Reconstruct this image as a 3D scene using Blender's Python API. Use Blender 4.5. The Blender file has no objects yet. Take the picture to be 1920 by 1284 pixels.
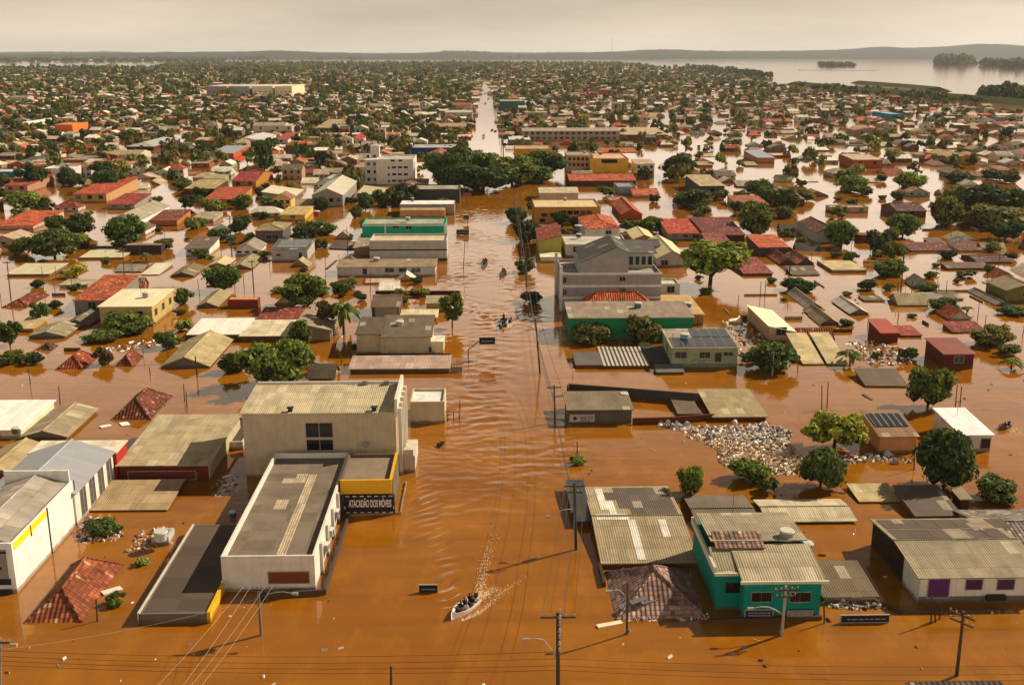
import bpy, math, random
import numpy as np
from mathutils import Vector
SC = bpy.context.scene
COL = SC.collection
random.seed(7); RNG = np.random.default_rng(7)
R = math.radians

# ---------------------------------------------------------------- camera
F = 2000.0; HZ = 101.0; VPX = 908.0; CAMH = 50.0
TH = math.atan((642 - HZ) / F); PS = math.atan((960 - VPX) * math.cos(TH) / F)
cd = bpy.data.cameras.new('camera'); cam = bpy.data.objects.new('camera', cd); COL.objects.link(cam)
cd.sensor_width = 36; cd.lens = 36 * F / 1920; cd.clip_start = 0.5; cd.clip_end = 60000
cam.location = (0, 0, CAMH); cam.rotation_euler = (math.pi / 2 - TH, 0, -PS)
SC.camera = cam

# ---------------------------------------------------------------- sky, sun, exposure
SUN_AZ, SUN_EL = 28.0, 36.0          # azimuth from +X towards +Y
w = bpy.data.worlds.new('World'); SC.world = w; w.use_nodes = True
nt = w.node_tree; nt.nodes.clear()
def wn(t, **k):
    n = nt.nodes.new(t)
    for a, b in k.items(): setattr(n, a, b)
    return n
sky = wn('ShaderNodeTexSky', sky_type='NISHITA', sun_disc=False, sun_elevation=R(SUN_EL), sun_rotation=R(90 - SUN_AZ),
         altitude=0, air_density=1.0, dust_density=1.0, ozone_density=0.8)
hs = wn('ShaderNodeHueSaturation'); hs.inputs['Saturation'].default_value = 0.22
tint = wn('ShaderNodeMix', data_type='RGBA', blend_type='MULTIPLY'); tint.inputs[0].default_value = 1; tint.inputs[7].default_value = (1.0, 0.87, 0.72, 1)
tc = wn('ShaderNodeTexCoord'); mp = wn('ShaderNodeMapping'); mp.inputs['Scale'].default_value = (1.6, 1.6, 11)
cn = wn('ShaderNodeTexNoise'); cn.inputs['Scale'].default_value = 1.7; cn.inputs['Detail'].default_value = 6; cn.inputs['Roughness'].default_value = 0.55
cr = wn('ShaderNodeMapRange'); cr.inputs[1].default_value = 0.3; cr.inputs[2].default_value = 0.72; cr.inputs[3].default_value = 0.72; cr.inputs[4].default_value = 1.12
cl = wn('ShaderNodeMix', data_type='RGBA', blend_type='MULTIPLY'); cl.inputs[0].default_value = 1
bg = wn('ShaderNodeBackground'); bg.inputs['Strength'].default_value = 0.1
wo = wn('ShaderNodeOutputWorld'); L = nt.links.new
L(sky.outputs[0], hs.inputs['Color']); L(hs.outputs[0], tint.inputs[6]); L(tc.outputs['Generated'], mp.inputs[0]); L(mp.outputs[0], cn.inputs['Vector'])
L(cn.outputs[0], cr.inputs[0]); L(cr.outputs[0], cl.inputs[7])
sx = wn('ShaderNodeSeparateXYZ'); L(tc.outputs['Generated'], sx.inputs[0])
er = wn('ShaderNodeValToRGB'); L(sx.outputs[2], er.inputs[0])   # hazy air: pale at the horizon, an unseen bright band added for water reflections, dimmed above to deepen shadows
for i, (z_, c_) in enumerate(((0.0, (.72, .62, .475)), (0.05, (.52, .435, .325)), (0.085, (1.38, 1.2, .96)), (0.21, (1.2, 1.05, .82)), (0.40, (.09, .085, .08)), (1.0, (.07, .072, .078)))):
    e_ = er.color_ramp.elements[0] if i == 0 else (er.color_ramp.elements[len(er.color_ramp.elements) - 1] if i == 5 else er.color_ramp.elements.new(z_))
    e_.position = z_; e_.color = (*c_, 1)
hz_ = wn('ShaderNodeMix', data_type='RGBA', blend_type='MULTIPLY'); hz_.inputs[0].default_value = 1; hz_.inputs[7].default_value = (8.6, 8.6, 8.6, 1); L(er.outputs[0], hz_.inputs[6])
br = wn('ShaderNodeMapRange'); br.inputs[1].default_value = -0.9; br.inputs[2].default_value = 0.25; br.inputs[3].default_value = 1.6; br.inputs[4].default_value = 1.0; L(sx.outputs[1], br.inputs[0])   # unseen glow added behind the camera to fill the shaded fronts
hb = wn('ShaderNodeMix', data_type='RGBA', blend_type='MULTIPLY'); hb.inputs[0].default_value = 1; L(hz_.outputs[2], hb.inputs[6]); L(br.outputs[0], hb.inputs[7]); hz_ = hb
mh = wn('ShaderNodeMix', data_type='RGBA'); mh.inputs[0].default_value = 0.84; L(tint.outputs[2], mh.inputs[6]); L(hz_.outputs[2], mh.inputs[7]); L(mh.outputs[2], cl.inputs[6]); L(cl.outputs[2], bg.inputs[0]); L(bg.outputs[0], wo.inputs[0])
sd = bpy.data.lights.new('sun', 'SUN'); sun = bpy.data.objects.new('sun', sd); COL.objects.link(sun)
sd.energy = 5.0; sd.angle = R(0.55); sd.color = (1.0, 0.86, 0.66)
SV = Vector((math.cos(R(SUN_EL)) * math.cos(R(SUN_AZ)), math.cos(R(SUN_EL)) * math.sin(R(SUN_AZ)), math.sin(R(SUN_EL))))
sun.rotation_euler = SV.to_track_quat('Z', 'Y').to_euler(); sun.location = (200, 150, 300)
SC.view_settings.view_transform = 'Standard'; SC.view_settings.look = 'None'; SC.view_settings.gamma = 1; SC.view_settings.exposure = 0.55
SC.render.engine = 'CYCLES'
cy = SC.cycles; cy.max_bounces = 5; cy.diffuse_bounces = 2; cy.glossy_bounces = 2; cy.transmission_bounces = 2; cy.volume_bounces = 0; cy.transparent_max_bounces = 4
cy.caustics_reflective = False; cy.caustics_refractive = False; cy.use_denoising = True

# ---------------------------------------------------------------- pixel -> place (1920 x 1284 photograph)
FW = Vector((math.sin(PS) * math.cos(TH), math.cos(PS) * math.cos(TH), -math.sin(TH)))
RT = Vector((math.cos(PS), -math.sin(PS), 0)); UP = RT.cross(FW); CP = Vector((0, 0, CAMH))
def ray(x, y): return FW + RT * ((x - 960) / F) + UP * ((642 - y) / F)
def at(x, y, z=0.0):
    d = ray(x, y); return CP + d * ((z - CAMH) / d.z)
def atY(x, y, Y):
    d = ray(x, y); return CP + d * (Y / d.y)
def atX(x, y, X):
    d = ray(x, y); return CP + d * (X / d.x)
def proj(p):
    v = Vector(p) - CP; k = F / v.dot(FW)
    return 960 + v.dot(RT) * k, 642 - v.dot(UP) * k

# ---------------------------------------------------------------- materials
def lin(h, k=1.0):
    h = h.lstrip('#'); o = []
    for i in (0, 2, 4):
        c = int(h[i:i + 2], 16) / 255
        o.append((c / 12.92 if c <= 0.04045 else ((c + 0.055) / 1.055) ** 2.4) * k)
    return tuple(o) + (1.0,)
class NT:
    def __init__(s, name):
        s.m = bpy.data.materials.new(name); s.m.use_nodes = True; s.t = s.m.node_tree; s.t.nodes.clear()
        s.out = s.n('ShaderNodeOutputMaterial'); s.b = s.n('ShaderNodeBsdfPrincipled'); s.l(s.b.outputs[0], s.out.inputs[0])
    def n(s, t, inp=None, **k):
        n = s.t.nodes.new(t)
        for a, b in k.items(): setattr(n, a, b)
        for a, b in (inp or {}).items():
            if hasattr(b, 'is_output') or isinstance(b, bpy.types.NodeSocket): s.t.links.new(b, n.inputs[a])
            else: n.inputs[a].default_value = b
        return n
    def l(s, a, b): s.t.links.new(a, b)
    def math(s, op, a, b=None, c=None):
        n = s.t.nodes.new('ShaderNodeMath'); n.operation = op
        for i, v in enumerate((a, b, c)):
            if v is None: continue
            if isinstance(v, bpy.types.NodeSocket): s.l(v, n.inputs[i])
            else: n.inputs[i].default_value = v
        return n.outputs[0]
    def mix(s, f, a, b, mode='MIX'):
        n = s.t.nodes.new('ShaderNodeMix'); n.data_type = 'RGBA'; n.blend_type = mode
        for i, v in ((0, f), (6, a), (7, b)):
            if isinstance(v, bpy.types.NodeSocket): s.l(v, n.inputs[i])
            else: n.inputs[i].default_value = v
        return n.outputs[2]
    def noise(s, vec, scale, detail=4, rough=0.55):
        n = s.n('ShaderNodeTexNoise', {'Scale': scale, 'Detail': detail, 'Roughness': rough}); s.l(vec, n.inputs['Vector']); return n.outputs[0]
    def rng(s, v, a, b, c, d):
        n = s.t.nodes.new('ShaderNodeMapRange'); s.l(v, n.inputs[0])
        for i, q in enumerate((a, b, c, d)): n.inputs[i + 1].default_value = q
        return n.outputs[0]
    def obj(s): return s.n('ShaderNodeObjectInfo')
    def pos(s): return s.n('ShaderNodeNewGeometry').outputs['Position']
    def uv(s): return s.n('ShaderNodeUVMap').outputs[0]
    def sep(s, v):
        n = s.n('ShaderNodeSeparateXYZ'); s.l(v, n.inputs[0]); return n.outputs
    def bump(s, h, dist, strength=1.0):
        n = s.n('ShaderNodeBump', {'Strength': strength, 'Distance': dist}); s.l(h, n.inputs['Height']); s.l(n.outputs[0], s.b.inputs['Normal'])
    def base(s, c):
        if isinstance(c, bpy.types.NodeSocket): s.l(c, s.b.inputs['Base Color'])
        else: s.b.inputs['Base Color'].default_value = c
    def set(s, **k):
        for a, b in k.items(): s.b.inputs[a.replace('_', ' ')].default_value = b
M = {}
def grey(m, v):
    n = m.n('ShaderNodeCombineColor'); [m.l(v, n.inputs[i]) for i in range(3)]; return n.outputs[0]
def mat_wall(name, attr=None, brick=False, rnd=False):
    m = NT(name); p = m.pos(); oi = m.obj()
    if attr: c = m.n('ShaderNodeAttribute', attribute_name=attr).outputs['Color']
    elif rnd:
        r = m.n('ShaderNodeValToRGB'); m.l(oi.outputs['Random'], r.inputs[0]); e = r.color_ramp; e.interpolation = 'CONSTANT'
        cs = ['b8b0a2', '9c8468', 'cbbf9c', '7d6c5c', 'a8583a', 'd0c8b8', '8e9a86', 'c9a35c', '6e5340', 'b9a08a']
        e.elements[0].color = lin(cs[0]); e.elements[1].position = 0.1; e.elements[1].color = lin(cs[1])
        for i in range(2, 10): e.elements.new(i / 10).color = lin(cs[i])
        c = r.outputs[0]
    else: c = oi.outputs['Color']
    n1 = m.noise(p, 0.6, 5, 0.6); n2 = m.noise(p, 4.0, 3, 0.7)
    mp = m.n('ShaderNodeMapping', {'Scale': (2.5, 2.5, 0.22)}); m.l(p, mp.inputs[0]); st = m.noise(mp.outputs[0], 1.0, 4, 0.65)
    c = m.mix(1.0, c, grey(m, m.rng(n1, 0.3, 0.7, 0.84, 1.08)), 'MULTIPLY')
    c = m.mix(m.rng(st, 0.5, 0.8, 0, 0.28), c, lin('4a4035'))
    c = m.mix(m.rng(n2, 0.62, 0.8, 0, 0.25), c, lin('5a4a3a'))
    z = m.sep(p)[2]; zz = m.math('ADD', z, m.math('MULTIPLY', m.math('SUBTRACT', n1, 0.5), 0.5))
    c = m.mix(m.rng(zz, 0.25, 0.5, 0.65, 0), c, lin('5a3a1c'))
    if brick:
        b = m.n('ShaderNodeTexBrick', {'Scale': 1.0, 'Mortar Size': 0.012, 'Brick Width': 0.24, 'Row Height': 0.09, 'Color1': lin('ffffff'), 'Color2': lin('b8a8a0'), 'Mortar': lin('8a8078')})
        m.l(m.uv(), b.inputs['Vector']); c = m.mix(0.7, c, b.outputs[0], 'MULTIPLY')
    m.base(c); m.set(Roughness=0.88, Specular_IOR_Level=0.15); m.bump(n2, 0.02, 0.4); return m.m
def mat_roof(name, kind, attr=None):
    m = NT(name); uv = m.uv(); p = m.pos(); oi = m.obj(); s = m.sep(uv)
    c = m.n('ShaderNodeAttribute', attribute_name=attr).outputs['Color'] if attr else oi.outputs['Color']
    n1 = m.noise(p, 0.35, 6, 0.65); n2 = m.noise(p, 3.0, 4, 0.7)
    seed = m.math('MULTIPLY', oi.outputs['Random'], 31.7)
    def cell(su, sv):
        v = m.n('ShaderNodeCombineXYZ'); m.l(m.math('FLOOR', m.math('DIVIDE', s[0], su)), v.inputs[0]); m.l(m.math('FLOOR', m.math('DIVIDE', s[1], sv)), v.inputs[1]); m.l(seed, v.inputs[2])
        w_ = m.n('ShaderNodeTexWhiteNoise'); m.l(v.outputs[0], w_.inputs['Vector']); return w_.outputs['Value']
    if kind == 'fibro':
        wv = m.math('SINE', m.math('MULTIPLY', s[0], 2 * math.pi / 0.25)); ce = cell(1.05, 2.3)
        c = m.mix(1.0, c, grey(m, m.rng(ce, 0, 1, 0.84, 1.14)), 'MULTIPLY')
        c = m.mix(m.rng(ce, 0.93, 0.95, 0, 0.4), c, lin('c9bda6'))
        c = m.mix(m.rng(n1, 0.46, 0.72, 0, 0.42), c, lin('4f463a'))
        c = m.mix(m.rng(n2, 0.58, 0.8, 0, 0.4), c, lin('453b30'))
        mp = m.n('ShaderNodeMapping', {'Scale': (2.2, 0.16, 1)}); m.l(uv, mp.inputs[0]); sk = m.noise(mp.outputs[0], 1.0, 4, 0.65); c = m.mix(m.rng(sk, 0.52, 0.75, 0, 0.45), c, lin('5a4630'))
        c = m.mix(1.0, c, grey(m, m.rng(wv, -1, 1, 0.9, 1.05)), 'MULTIPLY')
        lap = m.math('FRACT', m.math('DIVIDE', s[1], 2.3)); c = m.mix(m.rng(lap, 0.0, 0.05, 0.5, 0), c, lin('2e2822'))
        m.bump(wv, 0.03, 0.5); m.set(Roughness=0.85, Specular_IOR_Level=0.2)
    elif kind == 'tile':
        ce = cell(0.45, 0.5); ce2 = cell(1.4, 1.1); wv = m.math('SINE', m.math('MULTIPLY', s[0], 2 * math.pi / 0.45))
        row = m.math('FRACT', m.math('DIVIDE', s[1], 0.5))
        c = m.mix(1.0, c, grey(m, m.rng(ce, 0, 1, 0.5, 1.35)), 'MULTIPLY')
        c = m.mix(m.rng(ce, 0.93, 0.95, 0, 0.5), c, lin('c2a48c'))
        c = m.mix(1.0, c, grey(m, m.rng(ce2, 0, 1, 0.75, 1.2)), 'MULTIPLY')
        c = m.mix(m.rng(n1, 0.45, 0.7, 0, 0.6), c, lin('3a2318')); c = m.mix(m.rng(n2, 0.55, 0.75, 0, 0.5), c, lin('2e1d16'))
        c = m.mix(m.rng(row, 0, 0.28, 0.6, 0), c, lin('24130c'))
        m.bump(m.math('ADD', wv, m.math('MULTIPLY', row, -1.5)), 0.04, 0.9); m.set(Roughness=0.85, Specular_IOR_Level=0.2)
    elif kind == 'metal':
        fr = m.math('FRACT', m.math('DIVIDE', s[0], 0.9)); ce = cell(0.9, 5.0)
        c = m.mix(1.0, c, grey(m, m.rng(ce, 0, 1, 0.9, 1.06)), 'MULTIPLY')
        c = m.mix(m.rng(fr, 0.0, 0.1, 0.45, 0), c, lin('55504a'))
        c = m.mix(m.rng(n1, 0.5, 0.8, 0, 0.3), c, lin('8a7a66'))
        m.bump(fr, 0.03, 0.5); m.set(Roughness=0.5, Specular_IOR_Level=0.4)
    else:
        c = m.mix(m.rng(n1, 0.35, 0.7, 0, 0.5), c, lin('4b443c')); c = m.mix(m.rng(n2, 0.55, 0.8, 0, 0.35), c, lin('2d2924'))
        ce = cell(3.1, 2.2); c = m.mix(1.0, c, grey(m, m.rng(ce, 0, 1, 0.8, 1.15)), 'MULTIPLY')
        m.bump(n2, 0.03, 0.5); m.set(Roughness=0.9, Specular_IOR_Level=0.15)
    m.base(c); return m.m
def mat_plain(name, hexc=None, rough=0.6, noise=0.15, metal=0.0, spec=0.3):
    m = NT(name); n = m.noise(m.pos(), 5.0, 4, 0.6); c = lin(hexc) if hexc else m.obj().outputs['Color']
    m.base(m.mix(1.0, c, grey(m, m.rng(n, 0.3, 0.7, 1 - noise, 1 + noise)), 'MULTIPLY')); m.set(Roughness=rough, Metallic=metal, Specular_IOR_Level=spec); return m.m
def mat_leaf(name, attr=None):
    m = NT(name); g = m.n('ShaderNodeNewGeometry'); oi = m.obj()
    c = m.n('ShaderNodeAttribute', attribute_name=attr).outputs['Color'] if attr else oi.outputs['Color']
    r = g.outputs['Random Per Island']; c = m.mix(1.0, c, grey(m, m.rng(r, 0, 1, 0.6, 2.2)), 'MULTIPLY')
    c = m.mix(m.rng(r, 0.86, 1.0, 0, 0.5), c, lin('8a8430'))
    m.base(c); m.set(Roughness=0.75, Specular_IOR_Level=0.15)
    tr = m.n('ShaderNodeBsdfTranslucent'); m.l(m.mix(1.0, c, (1.3, 1.25, 0.5, 1), 'MULTIPLY'), tr.inputs[0])
    mx = m.n('ShaderNodeMixShader', {0: 0.28}); m.l(m.b.outputs[0], mx.inputs[1]); m.l(tr.outputs[0], mx.inputs[2]); m.l(mx.outputs[0], m.out.inputs[0]); return m.m
M['wall'] = mat_wall('painted_plaster'); M['brick'] = mat_wall('brick_masonry', brick=True); M['rwall'] = mat_wall('house_plaster', rnd=True)
M['mwall'] = mat_wall('town_plaster', attr='tint')
for k in ('fibro', 'tile', 'metal', 'memb'): M[k] = mat_roof('roof_' + k, k)
M['mroof'] = mat_roof('town_roof', 'fibro', attr='tint')
M['paint'] = mat_plain('paint'); M['glass'] = mat_plain('dark_glass', '14161a', 0.12, 0.3, 0, 0.5); M['conc'] = mat_plain('concrete', '7d766c', 0.9, 0.25)
M['frame'] = mat_plain('window_frame', '958d82', 0.6); M['dark'] = mat_plain('dark_metal', '1e1c1b', 0.6); M['wood'] = mat_plain('weathered_wood', '4a382a', 0.9, 0.3)
M['leaf'] = mat_leaf('leaves'); M['mleaf'] = mat_leaf('town_leaves', 'tint'); M['bark'] = mat_plain('bark', '3b2a1e', 0.95, 0.35)
M['core'] = mat_plain('inner_leaf_shade', '20280f', 0.95, 0.3); M['debris'] = NT('debris'); d_ = M['debris']  # crown cores: opaque filler, shade between leaves put into their dark green
d_.base(d_.n('ShaderNodeAttribute', attribute_name='tint').outputs['Color']); d_.set(Roughness=0.7); M['debris'] = d_.m
m = NT('solar_cells'); s_ = m.sep(m.uv())
def fr_(v, k): return m.math('FRACT', m.math('DIVIDE', v, k))
g_ = m.math('MAXIMUM', m.rng(fr_(s_[0], 0.165), 0, 0.08, 1, 0), m.rng(fr_(s_[1], 0.165), 0, 0.08, 1, 0))
m.base(m.mix(m.math('MULTIPLY', g_, 0.5), lin('23262e'), lin('6a6a6a'))); m.set(Roughness=0.2); M['solar'] = m.m

# ---------------------------------------------------------------- mesh helpers
class MB:
    def __init__(s): s.v = []; s.f = []; s.m = []; s.t = []
    def face(s, pts, m=0, t=None):
        n = len(s.v); s.v += [tuple(p) for p in pts]; s.f.append(tuple(range(n, n + len(pts)))); s.m.append(m); s.t.append(t)
    def box(s, x0, x1, y0, y1, z0, z1, m=0, t=None, bottom=False):
        a, b, c, d = (x0, y0), (x1, y0), (x1, y1), (x0, y1)
        for p, q in ((a, b), (b, c), (c, d), (d, a)): s.face([(*p, z0), (*q, z0), (*q, z1), (*p, z1)], m, t)
        s.face([(*a, z1), (*b, z1), (*c, z1), (*d, z1)], m, t)
        if bottom: s.face([(*d, z0), (*c, z0), (*b, z0), (*a, z0)], m, t)
    def slab(s, pts, th=0.1, m=0):
        lo = [(p[0], p[1], p[2] - th) for p in pts]; s.face(pts, m); s.face(lo[::-1], m)
        for i in range(len(pts)):
            j = (i + 1) % len(pts); s.face([lo[i], lo[j], pts[j], pts[i]], m)
    def tube(s, p, q, r0, r1=None, n=6, m=0, cap=True):
        r1 = r0 if r1 is None else r1; p, q = Vector(p), Vector(q); d = (q - p).normalized()
        u = d.cross(Vector((0, 0, 1)) if abs(d.z) < 0.9 else Vector((1, 0, 0))).normalized(); v = d.cross(u)
        A = [p + (u * math.cos(2 * math.pi * i / n) + v * math.sin(2 * math.pi * i / n)) * r0 for i in range(n)]
        B = [q + (u * math.cos(2 * math.pi * i / n) + v * math.sin(2 * math.pi * i / n)) * r1 for i in range(n)]
        for i in range(n):
            j = (i + 1) % n; s.face([A[i], B[i], B[j], A[j]], m)
        if cap: s.face(B[::-1], m); s.face(A, m)
    def path(s, pts, r, n=5, m=0):
        for a, b in zip(pts[:-1], pts[1:]): s.tube(a, b, r, r, n, m, False)
    def build(s, name, mats, parent=None, color=None, loc=None, link=True, smooth=False):
        me = bpy.data.meshes.new(name); me.from_pydata(s.v, [], s.f)
        mats = mats if isinstance(mats, (list, tuple)) else [mats]
        for q in mats: me.materials.append(M[q] if isinstance(q, str) else q)
        me.polygons.foreach_set('material_index', s.m)
        if smooth: me.polygons.foreach_set('use_smooth', [True] * len(s.f))
        uvl = me.uv_layers.new(name='UVMap'); uv = np.zeros((len(me.loops), 2), np.float32); k = 0
        for f in s.f:
            P = [Vector(s.v[i]) for i in f]; nn = (P[1] - P[0]).cross(P[2] - P[0])
            if nn.length < 1e-9 and len(P) > 3: nn = (P[2] - P[0]).cross(P[3] - P[0])
            if nn.length < 1e-9: nn = Vector((0, 0, 1))
            nn.normalize(); u = Vector((0, 0, 1)).cross(nn); u = Vector((1, 0, 0)) if u.length < 0.02 else u.normalized(); vv = nn.cross(u)
            for p in P: uv[k] = (p.dot(u), p.dot(vv)); k += 1
        uvl.data.foreach_set('uv', uv.ravel())
        if any(t is not None for t in s.t):
            at_ = me.attributes.new('tint', 'FLOAT_COLOR', 'FACE'); at_.data.foreach_set('color', np.array([t or (0.3, 0.3, 0.3, 1) for t in s.t], np.float32).ravel())
        me.update()
        o = bpy.data.objects.new(name, me)
        if link: COL.objects.link(o)
        if parent: o.parent = parent
        if color: o.color = color
        if loc is not None: o.location = loc
        return o
def tag(o, label, cat, group=None, kind=None):
    if label: o['label'] = label
    if cat: o['category'] = cat
    if group: o['group'] = group
    if kind: o['kind'] = kind
    return o
def thing(name, label, cat, loc, rotz=0, group=None):
    o = bpy.data.objects.new(name, None); COL.objects.link(o); o.location = loc; o.rotation_euler = (0, 0, rotz); o.empty_display_size = 0.5
    return tag(o, label, cat, group)
OCC = []                                     # occupied rectangles on the water
def free(x0, x1, y0, y1, m=0.8):
    for a, b, c, d in OCC:
        if x0 < b + m and x1 > a - m and y0 < d + m and y1 > c - m: return False
    return True
# ---------------------------------------------------------------- water sheet
WAKES = []      # (polyline world, amp, wavelength, width, crest angle)
def wk(pts, amp, lam, wid, ang): WAKES.append(([at(*p) for p in pts], amp, lam, wid, ang))
wk([(850, 1150), (832, 1040), (795, 960), (757, 890)], 0.085, 1.35, 1.9, 55)
wk([(862, 1165), (905, 1142), (985, 1080), (1040, 1040)], 0.05, 0.9, 0.9, -55)
wk([(895, 1120), (905, 1060), (930, 985)], 0.03, 0.7, 1.2, 80)
wk([(938, 612), (900, 590), (862, 566)], 0.10, 2.0, 3.2, 20)
wk([(948, 612), (985, 585), (1010, 575)], 0.10, 2.0, 3.0, -20)
wk([(905, 500), (870, 488), (845, 480)], 0.07, 1.8, 2.4, 20)
wk([(940, 520), (975, 505), (1000, 498)], 0.07, 1.8, 2.4, -20)
def wave(X, Y):
    h = np.zeros_like(X); r = np.random.default_rng(3)
    road = np.clip((X + 12) / 4, 0, 1) * np.clip((14 - X) / 4, 0, 1)
    big = 0.5 + 0.5 * np.sin(X * 0.11 + 1.3 * np.sin(Y * 0.045)) * np.sin(Y * 0.07 + X * 0.05)
    def vn(fx, fy, sd):      # smooth value noise
        q = np.random.default_rng(sd).random((64, 64)) * 2 - 1; x, y = X * fx + 900, Y * fy + 900; xi, yi = np.floor(x).astype(int), np.floor(y).astype(int); u, v = x - xi, y - yi; u = u * u * (3 - 2 * u); v = v * v * (3 - 2 * v)
        g = lambda a, b: q[a % 64, b % 64]
        return (g(xi, yi) * (1 - u) + g(xi + 1, yi) * u) * (1 - v) + (g(xi, yi + 1) * (1 - u) + g(xi + 1, yi + 1) * u) * v
    W1, W2 = vn(.18, .13, 1), vn(.35, .3, 2); P1 = np.clip(.45 + 1.1 * vn(.12, .07, 3), 0, 1.5); P2 = np.clip(.4 + 1.2 * vn(.2, .1, 4), 0, 1.5)
    for i in range(22):
        lam = 0.8 + 3.6 * r.random() ** 1.6; a = math.pi / 2 + r.normal() * 0.34; k = 2 * math.pi / lam; ph = r.random() * 6.28
        h += 0.0062 * lam ** 0.85 * np.sin(k * (X * math.cos(a) + Y * math.sin(a)) + ph + (3.5 + 2 * r.random()) * W1 + 1.2 * W2 * (1 if i % 2 else -1)) * (P1 if i % 3 else P2)
    h += 0.05 * vn(.5, 1.1, 5) * P1 + 0.03 * vn(.9, 1.9, 6) * P2
    h *= road * (0.35 + 0.9 * big) * np.clip((Y - 90) / 45, 0.3, 1)
    for pl, amp, lam, wid, ang in WAKES:
        s0 = 0.0; tot = sum((b - a).length for a, b in zip(pl[:-1], pl[1:]))
        for a, b in zip(pl[:-1], pl[1:]):
            d = (b - a); ln = d.length; d = d / ln; dx = X - a.x; dy = Y - a.y
            s = dx * d.x + dy * d.y; t = -dx * d.y + dy * d.x
            win = np.clip((s + 0.8) / 1.6, 0, 1) * np.clip((ln + 0.8 - s) / 1.6, 0, 1)
            S = s + s0; f = np.clip(S / 1.0, 0, 1) * np.clip(1.1 - S / tot, 0, 1) ** 0.7
            w_ = wid * (0.35 + 0.9 * S / tot); w_ = np.maximum(w_, 0.2)
            k = 2 * math.pi / lam; A = R(ang)
            ph = k * (t * math.cos(A) + s * math.sin(A)) + 0.8 * np.sin(S * 0.5 + t) + 3.2 * W2 + 2.0 * W1
            h += amp * (.55 + .9 * np.clip(.5 + W1 + .6 * W2, 0, 1.4)) * win * f * np.exp(-(t / w_) ** 2) * (np.sin(ph) + 0.35 * np.sin(2 * ph + 0.6))
            s0 += ln
    return h
def axis_y():
    v = [40.0]; 
    while v[-1] < 74: v.append(v[-1] + 3)
    while v[-1] < 430: v.append(v[-1] + max(0.24, v[-1] / 80 * 0.24))
    while v[-1] < 40000: v.append(v[-1] * 1.12)
    return np.array(v)
xs = [-16.0]
while xs[-1] < 17: xs.append(xs[-1] + 0.27)
lo = [-16.0]
while lo[-1] > -40000: lo.append(lo[-1] - max(4, abs(lo[-1]) * 0.25))
hi = [xs[-1]]
while hi[-1] < 40000: hi.append(hi[-1] + max(4, abs(hi[-1]) * 0.25))
AX = np.array(lo[:0:-1] + xs + hi[1:]); AY = axis_y()
GX, GY = np.meshgrid(AX, AY); GZ = wave(GX, GY); GZ[np.abs(GX) > 60] = 0
nx, ny = len(AX), len(AY)
me = bpy.data.meshes.new('flood_water')
V = np.stack([GX, GY, GZ], -1).reshape(-1, 3).astype(np.float32)
ii = (np.arange(ny - 1)[:, None] * nx + np.arange(nx - 1)[None]).ravel()
Q = np.stack([ii, ii + 1, ii + nx + 1, ii + nx], -1).astype(np.int32)
def quads_mesh(me, V, Q, smooth=True):
    me.vertices.add(len(V)); me.vertices.foreach_set('co', V.ravel()); me.loops.add(Q.size); me.loops.foreach_set('vertex_index', Q.ravel())
    k = Q.shape[1]; me.polygons.add(len(Q)); me.polygons.foreach_set('loop_start', np.arange(len(Q), dtype=np.int32) * k); me.polygons.foreach_set('loop_total', np.full(len(Q), k, np.int32))
    me.polygons.foreach_set('use_smooth', [smooth] * len(Q)); me.update(calc_edges=True)
quads_mesh(me, V, Q)
m = NT('muddy_flood_water'); p = m.pos()
mp1 = m.n('ShaderNodeMapping', {'Scale': (0.55, 1.0, 1)}); m.l(p, mp1.inputs[0])
na = m.noise(mp1.outputs[0], 0.9, 3, 0.5); nb = m.noise(mp1.outputs[0], 0.13, 3, 0.5); nc = m.noise(p, 0.035, 4, 0.6)
mp2 = m.n('ShaderNodeMapping', {'Scale': (0.05, 0.5, 1), 'Rotation': (0, 0, 0.25)}); m.l(p, mp2.inputs[0]); nd = m.noise(mp2.outputs[0], 1.0, 5, 0.6)
mp3 = m.n('ShaderNodeMapping', {'Scale': (0.3, 0.12, 1), 'Rotation': (0, 0, -0.35)}); m.l(p, mp3.inputs[0]); ne = m.noise(mp3.outputs[0], 1.0, 6, 0.65)
c = m.mix(m.rng(nc, 0.35, 0.68, 0, 1), lin('98590a', 0.72), lin('a46816', 0.77)); c = m.mix(m.rng(nd, 0.4, 0.72, 0, 0.6), c, lin('86500e', .68)); c = m.mix(m.rng(ne, 0.5, 0.75, 0, 0.5), c, lin('b8781e', .8)); c = m.mix(m.rng(nb, 0.5, 0.8, 0, 0.4), c, lin('7c5010', .62))
m.base(c); m.set(Roughness=0.07, IOR=1.4, Specular_IOR_Level=0.7)
hgt = m.math('ADD', m.math('MULTIPLY', na, 0.55), m.math('MULTIPLY', nb, 1.6)); m.bump(hgt, 0.05, 0.55)
me.materials.append(m.m); wo_ = bpy.data.objects.new('flood_water', me); COL.objects.link(wo_); wo_['kind'] = 'structure'; wo_['label'] = 'brown muddy flood water covering every street'

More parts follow.
